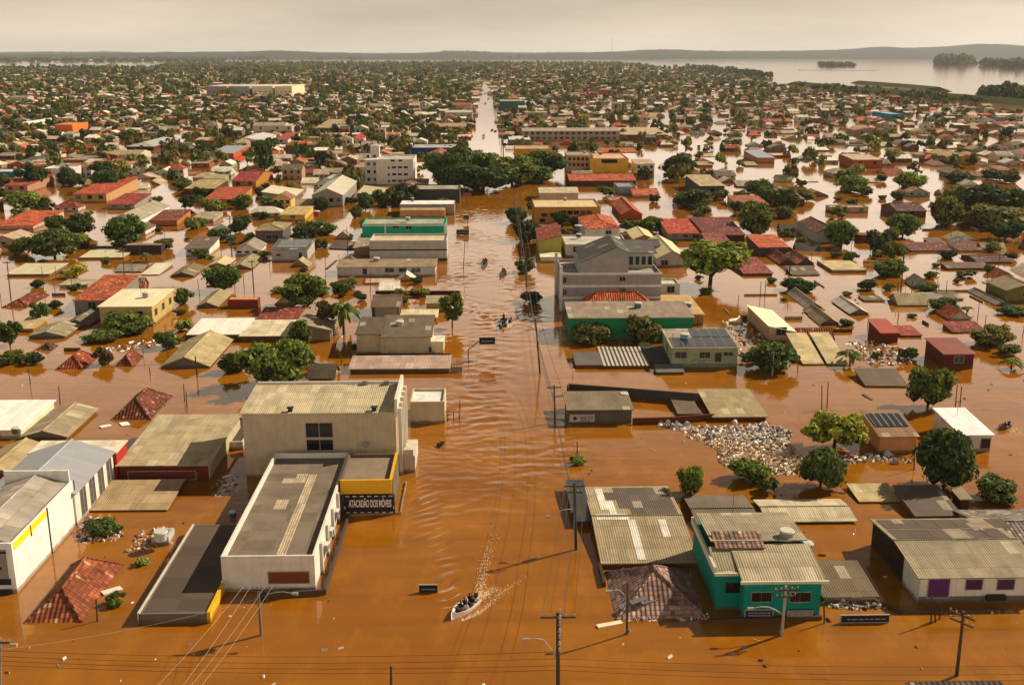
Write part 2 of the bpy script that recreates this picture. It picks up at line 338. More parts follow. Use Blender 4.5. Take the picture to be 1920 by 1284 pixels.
# ---------------------------------------------------------------- buildings
class Bd: pass
def house(label, x0, x1, yb, yt, yk, roof='gx', rise=1.2, wall='b8b0a2', rc='8d8170', rm='fibro', win=0, name='house', cat='house', group=None, brick=False, oh=0.3, par=0.45, side=0, sw=None):
    b = Bd(); P0 = at(x0, yb); P1 = at(x1, yb); b.Y0 = (P0.y + P1.y) / 2; b.X0 = P0.x; b.X1 = P1.x
    b.H = max(0.12, atY((x0 + x1) / 2, yt, b.Y0).z) if yt < yb else 0.12
    b.Y1 = max(b.Y0 + 2.2, at((x0 + x1) / 2, yk, b.H).y); b.w = b.X1 - b.X0; b.d = b.Y1 - b.Y0
    cx, cyy = (b.X0 + b.X1) / 2, (b.Y0 + b.Y1) / 2; b.cx, b.cy = cx, cyy
    b.root = thing(name, label, cat, (cx, cyy, 0), 0, group); OCC.append((b.X0, b.X1, b.Y0, b.Y1))
    W, D, H = b.w / 2, b.d / 2, b.H; wm = MB(); kw = 'brick' if brick else 'wall'
    rf = MB(); o = oh if H > 0.5 or roof in ('gx', 'gy', 'hip') else 0.15
    if roof == 'flat':
        zr = H - par; t_ = 0.22
        wm.box(-W, W, -D, D, -1.5, zr)
        if par > 0.05:
            for a in ((-W, W, -D, -D + t_), (-W, W, D - t_, D), (-W, -W + t_, -D + t_, D - t_), (W - t_, W, -D + t_, D - t_)): wm.box(*a, zr - 0.01, H)
        ins = t_ if par > 0.05 else -0.15
        rf.slab([(-W + ins, -D + ins, zr + 0.06), (W - ins, -D + ins, zr + 0.06), (W - ins, D - ins, zr + 0.12), (-W + ins, D - ins, zr + 0.12)], 0.05 if ins > 0 else 0.14)
    else:
        zs = {'gx': (0, 0, 0, 0), 'gy': (0, 0, 0, 0), 'hip': (0, 0, 0, 0), 'shed': (0, 0, rise, rise), 'shedx': (0, rise, rise, 0)}[roof]
        c4 = [(-W, -D), (W, -D), (W, D), (-W, D)]
        for i in range(4):
            j = (i + 1) % 4; pts = [(*c4[i], -1.5), (*c4[j], -1.5), (*c4[j], H + zs[j]), (*c4[i], H + zs[i])]
            if roof == 'gx' and i in (1, 3): pts.insert(3, (c4[i][0], 0, H + rise))
            if roof == 'gy' and i in (0, 2): pts.insert(3, (0, c4[i][1], H + rise))
            wm.face(pts)
        e = 0.10
        if roof in ('shed', 'shedx'):
            if roof == 'shed':
                k = rise / (2 * D); z0, z1 = H - k * o + e, H + rise + k * o + e
                rf.slab([(-W - o, -D - o, z0), (W + o, -D - o, z0), (W + o, D + o, z1), (-W - o, D + o, z1)])
            else:
                k = rise / (2 * W); z0, z1 = H - k * o + e, H + rise + k * o + e
                rf.slab([(-W - o, -D - o, z0), (W + o, -D - o, z1), (W + o, D + o, z1), (-W - o, D + o, z0)])
        elif roof == 'gx':
            z = H - rise / D * o + e; zr = H + rise + e
            rf.slab([(-W - o, -D - o, z), (W + o, -D - o, z), (W + o, 0, zr), (-W - o, 0, zr)]); rf.slab([(W + o, D + o, z), (-W - o, D + o, z), (-W - o, 0, zr), (W + o, 0, zr)])
            rf.tube((-W - o, 0, zr), (W + o, 0, zr), 0.13, n=5)
        elif roof == 'gy':
            z = H - rise / W * o + e; zr = H + rise + e
            rf.slab([(W + o, -D - o, z), (W + o, D + o, z), (0, D + o, zr), (0, -D - o, zr)]); rf.slab([(-W - o, D + o, z), (-W - o, -D - o, z), (0, -D - o, zr), (0, D + o, zr)])
            rf.tube((0, -D - o, zr), (0, D + o, zr), 0.13, n=5)
        else:
            s = min(W, D); z = H - rise / s * o + e; zr = H + rise + e
            a, b_ = ((-W + s, 0, zr), (W - s, 0, zr)) if W >= D else ((0, -D + s, zr), (0, D - s, zr))
            q = [(-W - o, -D - o, z), (W + o, -D - o, z), (W + o, D + o, z), (-W - o, D + o, z)]
            if W >= D: fs = ([q[0], q[1], b_, a], [q[1], q[2], b_], [q[2], q[3], a, b_], [q[3], q[0], a])
            else: fs = ([q[0], q[1], a], [q[1], q[2], b_, a], [q[2], q[3], b_], [q[3], q[0], a, b_])
            for f in fs: rf.face(f)
            rf.face([(p[0], p[1], z - 0.1) for p in q][::-1])
            for i in range(4): j = (i + 1) % 4; rf.face([(*q[i][:2], z - 0.1), (*q[j][:2], z - 0.1), q[j], q[i]])
            if a != b_: rf.tube(a, b_, 0.13, n=5)
            for i in range(4):
                n_ = (a if (i in (0, 3)) else b_) if W >= D else (a if i in (0, 1) else b_); rf.tube(q[i], n_, 0.12, n=5)
    wallm = wm.build('wall', kw, b.root, lin(wall, 0.95)); rf.build('roof', rm, b.root, lin(rc, 0.98))
    b.sgn = 1 if cx < 1 else -1
    def window(face, u0, u1, z0, z1, pane='glass', pc=None, fr=True, nm='window'):
        f = MB(); g = MB(); t = 0.07
        def bx(mb, a, c_, z_0, z_1, d0, d1):
            if face == 'f': mb.box(a, c_, -D - d1, -D + 0.02 - d0, z_0, z_1, bottom=True)
            else:
                x_ = b.sgn * W; xa, xb = sorted((x_ + b.sgn * d1, x_ + b.sgn * (d0 - 0.02))); mb.box(xa, xb, a, c_, z_0, z_1, bottom=True)
        bx(g, u0, u1, z0, z1, 0, 0.03); go = g.build(nm, pane, b.root, pc)
        if fr and yb > 430:
            for a in ((u0 - t, u1 + t, z1, z1 + t), (u0 - t, u1 + t, z0 - t, z0), (u0 - t, u0, z0, z1), (u1, u1 + t, z0, z1)) + ((((u0 + u1) / 2 - 0.03, (u0 + u1) / 2 + 0.03, z0, z1),) if pane == 'glass' else ()): bx(f, *a, 0, 0.07)
            f.build('frame', 'frame', go)
        return go
    b.window = window
    def loc(x, y): p = atY(x, y, b.Y0); return p.x - cx, p.z
    b.loc = loc
    if isinstance(win, int):
        if win and H > 1.2:
            ww = min(1.5, 2 * W / win * 0.5)
            for i in range(win):
                u = -W + 2 * W * (i + 0.5) / win; window('f', u - ww / 2, u + ww / 2, H * 0.42, min(H * 0.42 + 1.3, H * 0.86))
    else:
        for q in win:
            u0, z1 = loc(q[0], q[2]); u1, z0 = loc(q[1], q[3]); nm = q[4] if len(q) > 4 else 'window'
            window('f', u0, u1, max(z0, 0.05), z1, 'paint' if len(q) > 5 else 'glass', lin(q[5], 0.8) if len(q) > 5 else None, True, nm)
    for i in range(side):
        n = side; u = -D + 2 * D * (i + 0.5) / n; ww = min(1.4, 2 * D / n * 0.5); window('s', u - ww / 2, u + ww / 2, H * 0.42, min(H * 0.42 + 1.3, H * 0.86))
    b.W, b.D = W, D; return b
def tank(label, x, yb, z, r=0.75, h=0.9, color='8f8a80', group='roof water tanks'):
    p = at(x, yb, z); o = thing('water_tank', label, 'water tank', p, 0, group)
    t = MB(); t.tube((0, 0, 0), (0, 0, h), r * 0.85, r, 14); t.build('tank_body', 'paint', o, lin(color, 0.8)); t = MB(); t.tube((0, 0, h), (0, 0, h + 0.14), r * 1.08, r * 0.95, 14); t.build('lid', 'paint', o, lin('c9c2b2', 0.8)); return o
WH = 'd9d2c6'; CR = 'd2c09c'; GY = '98928a'; DK = '4a4743'; FB = '8c8070'; FD = '625649'; TN = 'b7a27c'; TE = 'b2552e'; MA = '7c3a30'; RD = 'a23a28'; WR = 'e2dccf'; BR = '7a4a34'; YL = 'dba52c'; OR = 'cf7436'; TL = '0d8a74'

# --- furniture store (beige block and its shop wing)
s = house('tall beige furniture store block with ribbed roof above the shop wing', 463, 744, 893, 774, 728, 'shed', 0.5, 'b3a184', 'b9a988', 'fibro',
          [(573, 624, 793, 819), (575, 625, 824, 843)], name='store_block', cat='building')
W, D, H = s.W, s.D, s.H
mb = MB(); mb.box(W - 0.05, W + 0.3, -D - 0.1, D + 0.2, H - 0.6, H + 1.7); mb.box(-W, W, D + 0.02, D + 0.25, H + 0.2, H + 0.9); mb.build('parapet', 'wall', s.root, lin('e0d6c4', 0.8))
mb = MB()
for i in range(5): u = -D + 0.6 + i * (2 * D - 1.2) / 4; mb.box(W + 0.3, W + 0.75, u - 0.22, u + 0.22, -1.5, H + 0.4)
mb.build('buttress', 'wall', s.root, lin('e4dac6', 0.8))
mb = MB(); mb.box(W + 0.8, W + 2.2, -D + 1, D - 3, -1, 2.2); mb.box(W + 0.8, W + 2.0, -D + 1, D - 8, 2.2, 3.0); mb.build('stair_block', 'wall', s.root, lin('cfc3ae', 0.8))
for x, y in ((543, 768), (701, 768)):
    u, z = s.loc(x, y); mb = MB(); mb.box(u - 0.25, u + 0.25, -D + 0.15, -D + 0.6, H, H + 0.55); mb.box(u - 0.4, u + 0.4, -D + 0.05, -D + 0.7, H + 0.55, H + 0.65); mb.build('roof_vent', 'dark', s.root)
for u in (W * 0.5, W * 0.8):
    mb = MB(); mb.box(u - 0.35, u + 0.35, D - 0.6, D, H + 0.5, H + 1.1); mb.build('roof_vent', 'conc', s.root)
u, z = s.loc(685, 833); mb = MB(); mb.tube((u, -D - 0.05, z), (u + 0.1, -D - 0.5, z + 0.2), 0.05, n=6); mb.tube((u + 0.1, -D - 0.45, z + 0.2), (u + 0.14, -D - 0.6, z + 0.24), 0.15, 0.42, 12); mb.build('satellite_dish', 'conc', s.root)
a = house('long white shop wing with grey patched roof and white parapets', 419, 592, 1108, 1042, 849, 'flat', 0, 'd2cabd', '7a6c5c', 'memb', [(503, 580, 1072, 1092, 'shutter', '7a3a14')], name='shop_wing', cat='building', par=0.75)
W, D, H = a.W, a.D, a.H; zr = H - 0.75
mb = MB()
for k, (u0, u1, v0, v1) in enumerate(((0.1, 0.32, -0.98, 0.6), (-0.42, -0.12, -0.1, 0.08), (-0.5, -0.2, 0.42, 0.52), (-0.2, 0.08, 0.42, 0.62))): mb.slab([(u0 * W, v0 * D, zr + 0.12 + v0 * .03), (u1 * W, v0 * D, zr + 0.12 + v0 * .03), (u1 * W, v1 * D, zr + 0.15 + v1 * .03), (u0 * W, v1 * D, zr + 0.15 + v1 * .03)], 0.03)
mb.build('roof_patch', 'fibro', a.root, lin('b5a284', 0.9))
for i, v in enumerate((-0.55, -0.3, 0.05)):
    mb = MB(); mb.box(W + 0.02, W + 0.45, v * D - 0.5, v * D + 0.5, H - 2.4, H - 1.7, bottom=True); ac = mb.build('air_conditioner', 'paint', a.root, lin('cfcac0', 0.8)); mb = MB(); mb.tube((W + 0.45, v * D, H - 2.05), (W + 0.48, v * D, H - 2.05), 0.27, n=12); mb.build('fan_grille', 'dark', ac)
for v in (-0.75, -0.45, -0.15, 0.15):
    mb = MB(); mb.box(W + 0.01, W + 0.3, v * D - 0.2, v * D + 0.2, -1, H - 0.3); mb.build('pilaster', 'wall', a.root, lin('d8d0c2', 0.8))
for v in (-0.6, -0.3, 0): a.window('s', v * D - 0.9, v * D + 0.9, 0.8, 2.0)
c = house('corner shop with yellow parapet and black furniture sign under it', 640, 738, 962, 900, 850, 'flat', 0, '6a5a48', '8a7864', 'memb', [], name='corner_shop', cat='shop', par=0.5)
W, D, H = c.W, c.D, c.H
u0, z1 = c.loc(638, 900); u1, z0 = c.loc(735, 923); mb = MB(); mb.box(u0, u1, -D - 0.3, -D - 0.02, z0, z1 + 0.1, bottom=True); mb.box(u1 - 0.25, u1 + 0.05, -D - 0.02, D, z0, z1 + 0.1, bottom=True); mb.build('yellow_fascia', 'paint', c.root, lin('dca514', 0.85))
u0, z1 = c.loc(645, 926); u1, z0 = c.loc(741, 958); mb = MB(); mb.box(u0, u1, -D - 0.45, -D - 0.1, z0, z1, bottom=True); sg = mb.build('shop_sign', 'dark', c.root)
mb = MB(); n = 7
for i in range(n):
    x_ = u0 + (u1 - u0) * (i + 0.5) / n; mb.box(x_ - 0.2, x_ + 0.2, -D - 0.48, -D - 0.44, z1 - 0.14, z1 - 0.04, bottom=True); mb.box(x_ - 0.2, x_ + 0.2, -D - 0.48, -D - 0.44, z0 + 0.04, z0 + 0.14, bottom=True)
for x_ in (u0 + 0.06, u1 - 0.16): mb.box(x_, x_ + 0.1, -D - 0.48, -D - 0.44, z0 + 0.5, z0 + 0.85, bottom=True)
mb.build('dash_border', 'paint', sg, lin('d8d2c0', 0.9))
def text(body, name, parent, loc, width, height, color, rotz=0, off=0.0):
    cu = bpy.data.curves.new(name, 'FONT'); cu.body = body; cu.align_x = 'CENTER'; cu.align_y = 'CENTER'; cu.extrude = 0.012; cu.offset = off
    o = bpy.data.objects.new(name, cu); COL.objects.link(o); bpy.context.view_layer.update()
    mt = bpy.data.meshes.new_from_object(o.evaluated_get(bpy.context.evaluated_depsgraph_get())); COL.objects.unlink(o); bpy.data.objects.remove(o)
    t = bpy.data.objects.new(name, mt); mt.materials.clear(); mt.materials.append(M['paint']); t.color = lin(color, 0.9)
    xs_ = [v.co.x for v in mt.vertices]; ys_ = [v.co.y for v in mt.vertices]; COL.objects.link(t); t.parent = parent; t.location = loc; t.rotation_euler = (math.pi / 2, 0, rotz)
    t.scale = (width / (max(xs_) - min(xs_)), height / (max(ys_) - min(ys_)), 1); return t
text('ATACADÃO DOS MÓVEIS', 'sign_lettering', sg, ((u0 + u1) / 2 + 0.1, -D - 0.465, (z0 + z1) / 2 + 0.05), (u1 - u0) * 0.84, (z1 - z0) * 0.52, 'ece6da', off=0.02)
# boundary wall and kerb round the shop
def wallrun(label, pts, z, t=0.2, color='8a8072', name='boundary_wall', mat='wall'):
    P = [at(*p) for p in pts]; o = P[0]; mb = MB()
    for a_, b_ in zip(P[:-1], P[1:]):
        d = (b_ - a_).normalized(); nn = Vector((-d.y, d.x, 0)) * t / 2; q = [a_ - nn - o, b_ - nn - o, b_ + nn - o, a_ + nn - o]
        for i in range(4): j = (i + 1) % 4; mb.face([(q[i].x, q[i].y, -1), (q[j].x, q[j].y, -1), (q[j].x, q[j].y, z), (q[i].x, q[i].y, z)])
        mb.face([(v.x, v.y, z) for v in q])
    ob = mb.build(name, mat, None, lin(color, 0.8), o); return tag(ob, label, 'wall', None, 'thing')
wallrun('dark low wall around the white shop wing', [(500, 1121), (609, 1114), (655, 970)], 0.55, 0.25, '4a4440')
fb = wallrun('low yellow rail along the corner shop waterline', [(655, 968), (751, 963), (762, 905)], 0.25, 0.12, 'd8b878')
s = house('small cream annexe with white flat roof beside the avenue', 770, 834, 793, 753, 728, 'flat', 0, 'c2b396', 'e6e2da', 'memb', 0, name='annexe', cat='building')
mb = MB()
for x_ in (0.3, 1.2, 2.0): mb.tube((s.W + x_, -s.D + 1, -1), (s.W + x_, -s.D + 1, 1.3), 0.06, n=5)
mb.tube((s.W, -s.D + 1, 1.3), (s.W + 2.0, -s.D + 1, 1.3), 0.06, n=5); mb.tube((s.W + 2, -s.D + 1, 1.3), (s.W + 2, s.D, 1.3), 0.06, n=5); mb.tube((s.W + 2, s.D, -1), (s.W + 2, s.D, 1.3), 0.06, n=5); mb.build('railing', 'dark', s.root)
# --- white warehouses at the left edge
g = house('white warehouse with yellow band and ribbed grey gable roof', -105, 30, 1110, 1022, 908, 'gy', 1.0, 'd8d4cc', '9c9284', 'fibro', 0, name='warehouse', cat='warehouse', oh=-0.25)
W, D, H = g.W, g.D, g.H
mb = MB(); mb.box(-W, W + 0.02, -D - 0.25, -D - 0.02, -1, H + 0.3); mb.box(-W, W + 0.02, D + 0.02, D + 0.25, -1, H + 1.5); mb.box(W + 0.02, W + 0.22, -D - 0.25, D + 0.25, -1, H + 0.25); mb.build('parapet', 'wall', g.root, lin('e6e2da', 0.85))
mb = MB(); mb.box(W + 0.22, W + 0.25, -D + 0.2, -D + 8, H - 0.65, H + 0.1, bottom=True); mb.build('yellow_band', 'paint', g.root, lin('f0c818', 0.9))
mb = MB()
for v in (-D + 8.2, -D + 15.5): mb.tube((W + 0.28, v, -1), (W + 0.28, v, H + 0.2), 0.06, n=5)
mb.tube((W + 0.28, -D + 4, H + 0.2), (W + 0.28, -D + 4.1, H - 1.0), 0.05, n=5); mb.build('downpipe', 'dark', g.root)
mb = MB(); mb.box(W - 4, W - 0.4, -D - 0.3, -D - 0.25, 1.6, H - 0.35, bottom=True); b1 = mb.build('front_panel', 'paint', g.root, lin('8a8480', 0.8)); mb = MB(); mb.box(W - 4, W - 0.25, -D - 0.31, -D - 0.25, 0.9, 1.55, bottom=True); mb.box(W - 4, W - 0.3, -D - 0.6, -D - 0.25, -0.5, 0.45, bottom=True); mb.build('dark_base', 'dark', g.root)
mb = MB(); r_ = random.Random(2)
for z_, h_, n_ in ((H - 0.75, 0.22, 5), (2.5, 0.3, 4), (1.9, 0.35, 3)):
    x_ = W - 3.2
    for i in range(n_): k_ = 0.3 + r_.random() * 0.3; mb.box(x_, x_ + k_, -D - 0.33, -D - 0.3, z_, z_ + h_, bottom=True); x_ += k_ + 0.12
mb.build('worn_lettering', 'dark', b1)
g = house('grey metal gable warehouse with tall narrow dark windows', -16, 145, 986, 925, 849, 'gy', 1.5, 'cfc8bb', '8f9094', 'metal', 0, name='warehouse', cat='warehouse')
for i in range(4):
    v = -g.D + g.d * (0.15 + 0.23 * i)
    for dv in (0, 0.9): g.window('s', v + dv - 0.3, v + dv + 0.3, 0.5, g.H - 0.3)

# --- table of buildings: label, x0, x1, waterline row, eave row, back eave row, roof, rise, wall, roof colour, roof kind, windows, options
T = [
 ('long black roofed shed with yellow side parapet before the white shop', 262, 390, 1168, 1150, 984, 'flat', 0, '6b6258', '57493e', 'memb', 0, dict(name='shed', cat='shed', par=0.15)),
 ('red tiled hip roof rising from the water before the white warehouse', 54, 150, 1164, 1164, 1060, 'hip', 1.9, BR, '8f4c2e', 'tile', 0, {}),
 ('white roofed hall with bright red side wall behind grey warehouse', 62, 222, 903, 848, 827, 'flat', 0, 'a02c20', 'd8ccb4', 'fibro', 0, dict(name='hall', cat='building', par=0.05)),
 ('wide beige roofed brick hall beside the store block', 226, 392, 902, 872, 786, 'shed', 0.5, '7a3322', 'ac9b78', 'fibro', [(240, 368, 884, 898, 'shutter', '6a2a1c')], dict(name='hall', cat='building', brick=True)),
 ('narrow dark roof strip with white kerb against the store block', 412, 456, 843, 828, 781, 'flat', 0, 'c8bba2', '4a443c', 'fibro', 0, dict(par=0.4, name='lean_to', cat='building')),
 ('flat tan patched roof awash beside the tall window warehouse', 172, 312, 958, 956, 908, 'shed', 0.5, BR, 'a98f6a', 'fibro', 0, dict(name='awash_roof')),
 ('dull grey gable roof beside the big white roof', 42, 124, 824, 818, 767, 'gy', 0.8, '7d7468', '9a8a6e', 'fibro', 0, {}),
 ('broad white metal roof at the left edge', -65, 40, 822, 806, 756, 'shed', 0.3, 'cfc4a4', 'e6e1d6', 'metal', 0, dict(name='hall', cat='building')),
 ('tan rounded roof awash at the left edge', -50, 27, 892, 888, 836, 'gy', 0.9, '7a6a58', 'a8946c', 'fibro', 0, {}),
 ('red hip roof with white ridge tiles behind beige hall', 213, 280, 786, 785, 743, 'hip', 2.0, BR, '6e3a26', 'tile', 0, {}),
 ('tan gable roof house before the white flat roofs', 304, 391, 689, 686, 636, 'gy', 1.5, '6f6a60', 'a8966c', 'fibro', 0, {}),
 ('bright white flat roof behind the tan gable roof', 354, 453, 637, 627, 601, 'shed', 0.3, '6a4a34', 'e4ddcc', 'metal', 0, {}),
 ('pale patched roof right of bright white roof', 452, 545, 640, 630, 603, 'shed', 0.2, '5a4436', 'cdbf9e', 'fibro', 0, {}),
 ('oxide red roof behind pale patched roof', 480, 568, 606, 602, 580, 'shed', 0.4, BR, '8a3c2c', 'tile', 0, {}),
 ('two storey yellow house with cream flat roof', 190, 287, 612, 575, 545, 'shed', 0.2, 'b0985c', 'dccfa8', 'metal', 2, dict(side=3)),
 ('orange tiled shed roof house beside the yellow house', 142, 207, 590, 563, 527, 'shed', 1.2, '7c756c', 'b0522a', 'tile', 1, {}),
 ('grey gable roof under the yellow house', 55, 121, 634, 630, 610, 'gy', 0.8, '6a747a', '8d8064', 'fibro', 0, {}),
 ('dark grey gable roof between yellow house and grey gable', 122, 166, 612, 608, 588, 'gy', 0.9, '5a5650', '6e6656', 'fibro', 0, {}),
 ('low red hip roof at the left edge by the street posts', 8, 48, 576, 575, 553, 'hip', 1.0, BR, '7c3a26', 'tile', 0, {}),
 ('red tiled hip roof tip by the street, larger one', 109, 153, 692, 691, 669, 'hip', 1.6, BR, '94482c', 'tile', 0, {}),
 ('smallest red pyramid roof tip by the left street', 220, 246, 686, 685, 668, 'hip', 1.3, BR, '8a4630', 'tile', 0, {}),
 ('dark pyramid roof tip alone among left bushes', 74, 94, 656, 656, 648, 'hip', 0.7, BR, '4a3a30', 'tile', 0, {}),
 ('cream patched small roof behind left edge tree', 28, 62, 622, 616, 600, 'shed', 0.4, 'a8863c', 'b8a272', 'fibro', 0, {}),
 ('grey brown gable roof beside the street tree', 370, 407, 577, 574, 549, 'gy', 0.8, '6a6258', '9a8a68', 'fibro', 0, {}),
 ('orange flat roofed block half sunk behind white roof', 428, 484, 578, 562, 557, 'flat', 0, '7a2c1c', 'c8885a', 'memb', 0, dict(par=0.1)),
 ('dark twin gable roof beyond the left street', 321, 362, 519, 517, 500, 'gy', 0.8, '5a5248', '77694e', 'fibro', 0, {}),
 ('tan gable roof tip left of the grey house', 432, 471, 505, 503, 483, 'gy', 0.9, '6a6050', '8f8260', 'fibro', 0, {}),
 ('cream gable roof tip behind twin gable roof', 392, 425, 500, 498, 486, 'gy', 0.7, 'a08a68', 'c2b088', 'fibro', 0, {}),
 ('white awash roof panel beyond the left street', 265, 297, 516, 515, 497, 'shed', 0.4, GY, 'cfc4ac', 'metal', 0, {}),
 ('pale green flat roof by the left posts', 14, 92, 518, 514, 497, 'shed', 0.3, '8a7a60', 'c4b894', 'metal', 0, {}),
 ('cream flat roof behind the pale green roof', 150, 230, 486, 483, 472, 'shed', 0.3, 'a08044', 'c8ba94', 'metal', 0, {}),
 ('dark brown walled shed behind the left palms', 234, 303, 477, 460, 456, 'flat', 0, '3a2e28', '8a7460', 'memb', 0, dict(name='shed', cat='shed', par=0.1)),
 ('bright orange tiled roof pair at the left edge', -10, 62, 431, 424, 402, 'shed', 1.1, 'b8a088', 'c4582a', 'tile', 2, {}),
 ('white gable hall with dark doorway behind left trees', 206, 263, 424, 412, 386, 'gy', 1.6, 'dcd8d0', '9a9078', 'fibro', [(242, 262, 406, 417, 'door', '3a3a3c')], dict(side=0, name='hall', cat='building')),
 ('brown tiled house right of white gable hall', 282, 332, 424, 414, 400, 'shed', 1.0, 'a86a34', '7a3e2a', 'tile', 0, {}),
 ('three bay orange roofed terrace behind the left trees', 138, 200, 380, 364, 342, 'shed', 1.6, 'b08a5c', 'b84a28', 'tile', 3, {}),
 ('long red tiled house beside the orange terrace', 202, 252, 393, 384, 370, 'shed', 1.2, '8c847a', '9c3622', 'tile', 2, {}),
 ('red roofed row house by the left edge', 10, 52, 362, 348, 333, 'shed', 1.2, 'a07a64', 'a83c28', 'tile', 2, {}),
 ('white two storey house with dark window behind terrace', 82, 132, 338, 316, 310, 'flat', 0, 'c8c0bc', 'd8d0c0', 'memb', 2, {}),
 ('bright blue walled building at the left edge', -20, 36, 332, 322, 316, 'flat', 0, '1f7ab4', 'd8ccb0', 'memb', 0, dict(name='shop', cat='shop')),
 ('grey two storey house with solar roof by the avenue block', 510, 577, 490, 468, 453, 'shed', 0.6, 'a6a098', '5a5650', 'fibro', [(518, 526, 476, 480), (560, 567, 474, 486, 'door', '2a2a2a')], {}),
 ('dark grey house with tan hip roof', 480, 531, 455, 432, 419, 'hip', 1.0, '5a5450', '8f7c58', 'fibro', [(498, 522, 440, 448)], {}),
 ('yellow house with flat tan roof and red tank', 526, 572, 414, 403, 389, 'shed', 0.3, 'caa04c', 'b89e62', 'fibro', 1, {}),
 ('school hall with wide pale gable roof and row of windows', 586, 643, 388, 366, 340, 'gy', 2.2, '8a8478', 'b2aa92', 'metal', 4, dict(name='school_hall', cat='building')),
 ('low grey hall with white roof edge left of school hall', 492, 552, 374, 360, 348, 'shedx', -1.6, '857e74', 'c8bca0', 'metal', 0, dict(name='hall', cat='building')),
 ('crimson gabled house with ochre wall', 436, 480, 353, 340, 322, 'gx', 2.0, 'a07028', '962c28', 'tile', 2, {}),
 ('dark brown house with cream roof panel', 348, 402, 368, 354, 341, 'shed', 0.8, '4a3024', 'a08c5c', 'fibro', 2, {}),
 ('orange red tiled house beside light green tree', 384, 446, 385, 374, 358, 'shed', 1.3, 'a87a34', 'b4482a', 'tile', 2, {}),
 ('grey flat roof house awash above the street pole', 358, 400, 418, 412, 401, 'shed', 0.5, 'a89a88', 'a09078', 'fibro', 0, {}),
 ('low orange tile roof behind the street pole', 360, 400, 455, 452, 439, 'shed', 0.6, 'b08048', 'a4522e', 'tile', 0, {}),
 # left side of the avenue
 ('long low white shop row with rusty roof by the avenue', 633, 816, 518, 501, 488, 'shed', 0.2, 'b8b4ac', '8f7a5e', 'fibro', [(680, 688, 504, 514, 'door', '2a2624'), (722, 738, 503, 510), (748, 762, 503, 510), (772, 788, 503, 510)], dict(name='shop_row', cat='shop')),
 ('pale grey warehouse with cream roof and dark string course', 694, 838, 490, 451, 438, 'flat', 0, 'aea8a0', 'c2b08c', 'metal', 0, dict(name='warehouse', cat='warehouse', par=0.6)),
 ('small rusty annexe left of pale grey warehouse', 664, 692, 480, 465, 449, 'shed', 0.3, '8a6a48', '8f8064', 'fibro', 0, dict(name='annexe', cat='building')),
 ('bright turquoise two storey building by the avenue', 680, 836, 447, 420, 408, 'flat', 0, '17a078', 'a8a08c', 'memb', [(736, 748, 421, 428), (760, 772, 421, 430), (784, 790, 421, 424), (792, 798, 421, 424)], dict(name='office_building', cat='building', par=0.5)),
 ('white roofed shop behind the turquoise building', 750, 852, 403, 383, 376, 'flat', 0, '8f8478', 'e4ddd0', 'metal', 0, dict(name='shop', cat='shop', par=0.1)),
 ('orange walled low shop before the white roofed shop', 750, 834, 408, 394, 389, 'flat', 0, 'c08a54', 'a89070', 'fibro', 0, dict(name='shop', cat='shop', par=0.1)),
 ('charcoal store with two square framed windows by the park', 742, 862, 381, 355, 346, 'flat', 0, '403f40', 'a09684', 'memb', [(762, 772, 361, 368), (781, 791, 361, 368)], dict(name='store', cat='shop')),
 ('dark curved hall with tan roof left of charcoal store', 672, 740, 378, 362, 348, 'shedx', -1.6, '57534e', 'b0a078', 'metal', 1, dict(name='hall', cat='building')),
 ('navy blue walled store near the park', 772, 868, 292, 277, 270, 'flat', 0, '22387c', 'b0a69a', 'memb', 0, dict(name='store', cat='shop', par=0.4)),
 ('blue grey gable house before navy store', 802, 842, 302, 294, 284, 'gy', 1.8, '8d98a0', 'a85a48', 'tile', 1, {}),
 ('brown long two storey gallery house by the avenue', 815, 873, 248, 238, 231, 'gx', 1.2, '6a4038', 'b09070', 'tile', 5, {}),
 ('grey apartment block with small windows by the far avenue', 834, 886, 224, 211, 206, 'flat', 0, 'a0958c', 'b8ac9c', 'memb', 4, dict(name='apartment_block', cat='apartment block')),
 ('red and brown shop by the far avenue', 848, 884, 206, 197, 193, 'gx', 1.0, 'b09484', 'a0483c', 'tile', 2, {}),
 ('beige plastered house with dark roof beside avenue palm', 670, 714, 664, 627, 601, 'shed', 0.5, 'b8a686', '5a4c40', 'fibro', [], {}),
 ('taller beige gable end house by the avenue', 714, 808, 666, 632, 600, 'shed', 0.8, 'b5a587', '665848', 'fibro', [(804, 809, 650, 660)], {}),
 ('cream awning box on the avenue side of the beige house', 808, 832, 664, 640, 630, 'flat', 0, 'e6d6ae', 'e6dcc0', 'memb', 0, dict(name='awning', cat='awning', par=0.05)),
 ('low pink stained roof before the beige houses', 657, 842, 699, 691, 672, 'shed', 0.35, '5f5848', 'b09484', 'fibro', 0, dict(name='shop', cat='shop')),
 ('brown gable house with striped shutters', 698, 748, 600, 576, 553, 'gx', 1.0, '5a3c2e', '6a5546', 'fibro', [(704, 745, 578, 594, 'striped_shutter', '9a948c')], {}),
 ('tan hut beside the striped house', 800, 836, 585, 569, 557, 'shed', 0.2, 'a8905c', 'a09070', 'fibro', 0, {}),
 ('patchy white roof before the tan hut', 752, 818, 602, 596, 583, 'shed', 0.2, '8a7a62', 'd2c09a', 'fibro', 0, {}),
 ('dirty white walled yard house left of palm', 560, 619, 640, 606, 580, 'shedx', -1.3, '8a8068', '8f8068', 'fibro', 0, {}),
 # right side of the avenue
 ('green painted hall with ribbed brown roof', 1068, 1298, 637, 596, 571, 'shed', 0.5, '1d7d52', '8d7c6a', 'fibro', 0, dict(name='hall', cat='building')),
 ('orange tiled roof between green hall and grey block', 1098, 1220, 605, 571, 560, 'hip', 1.9, OR, 'bf5a2c', 'tile', 0, {}),
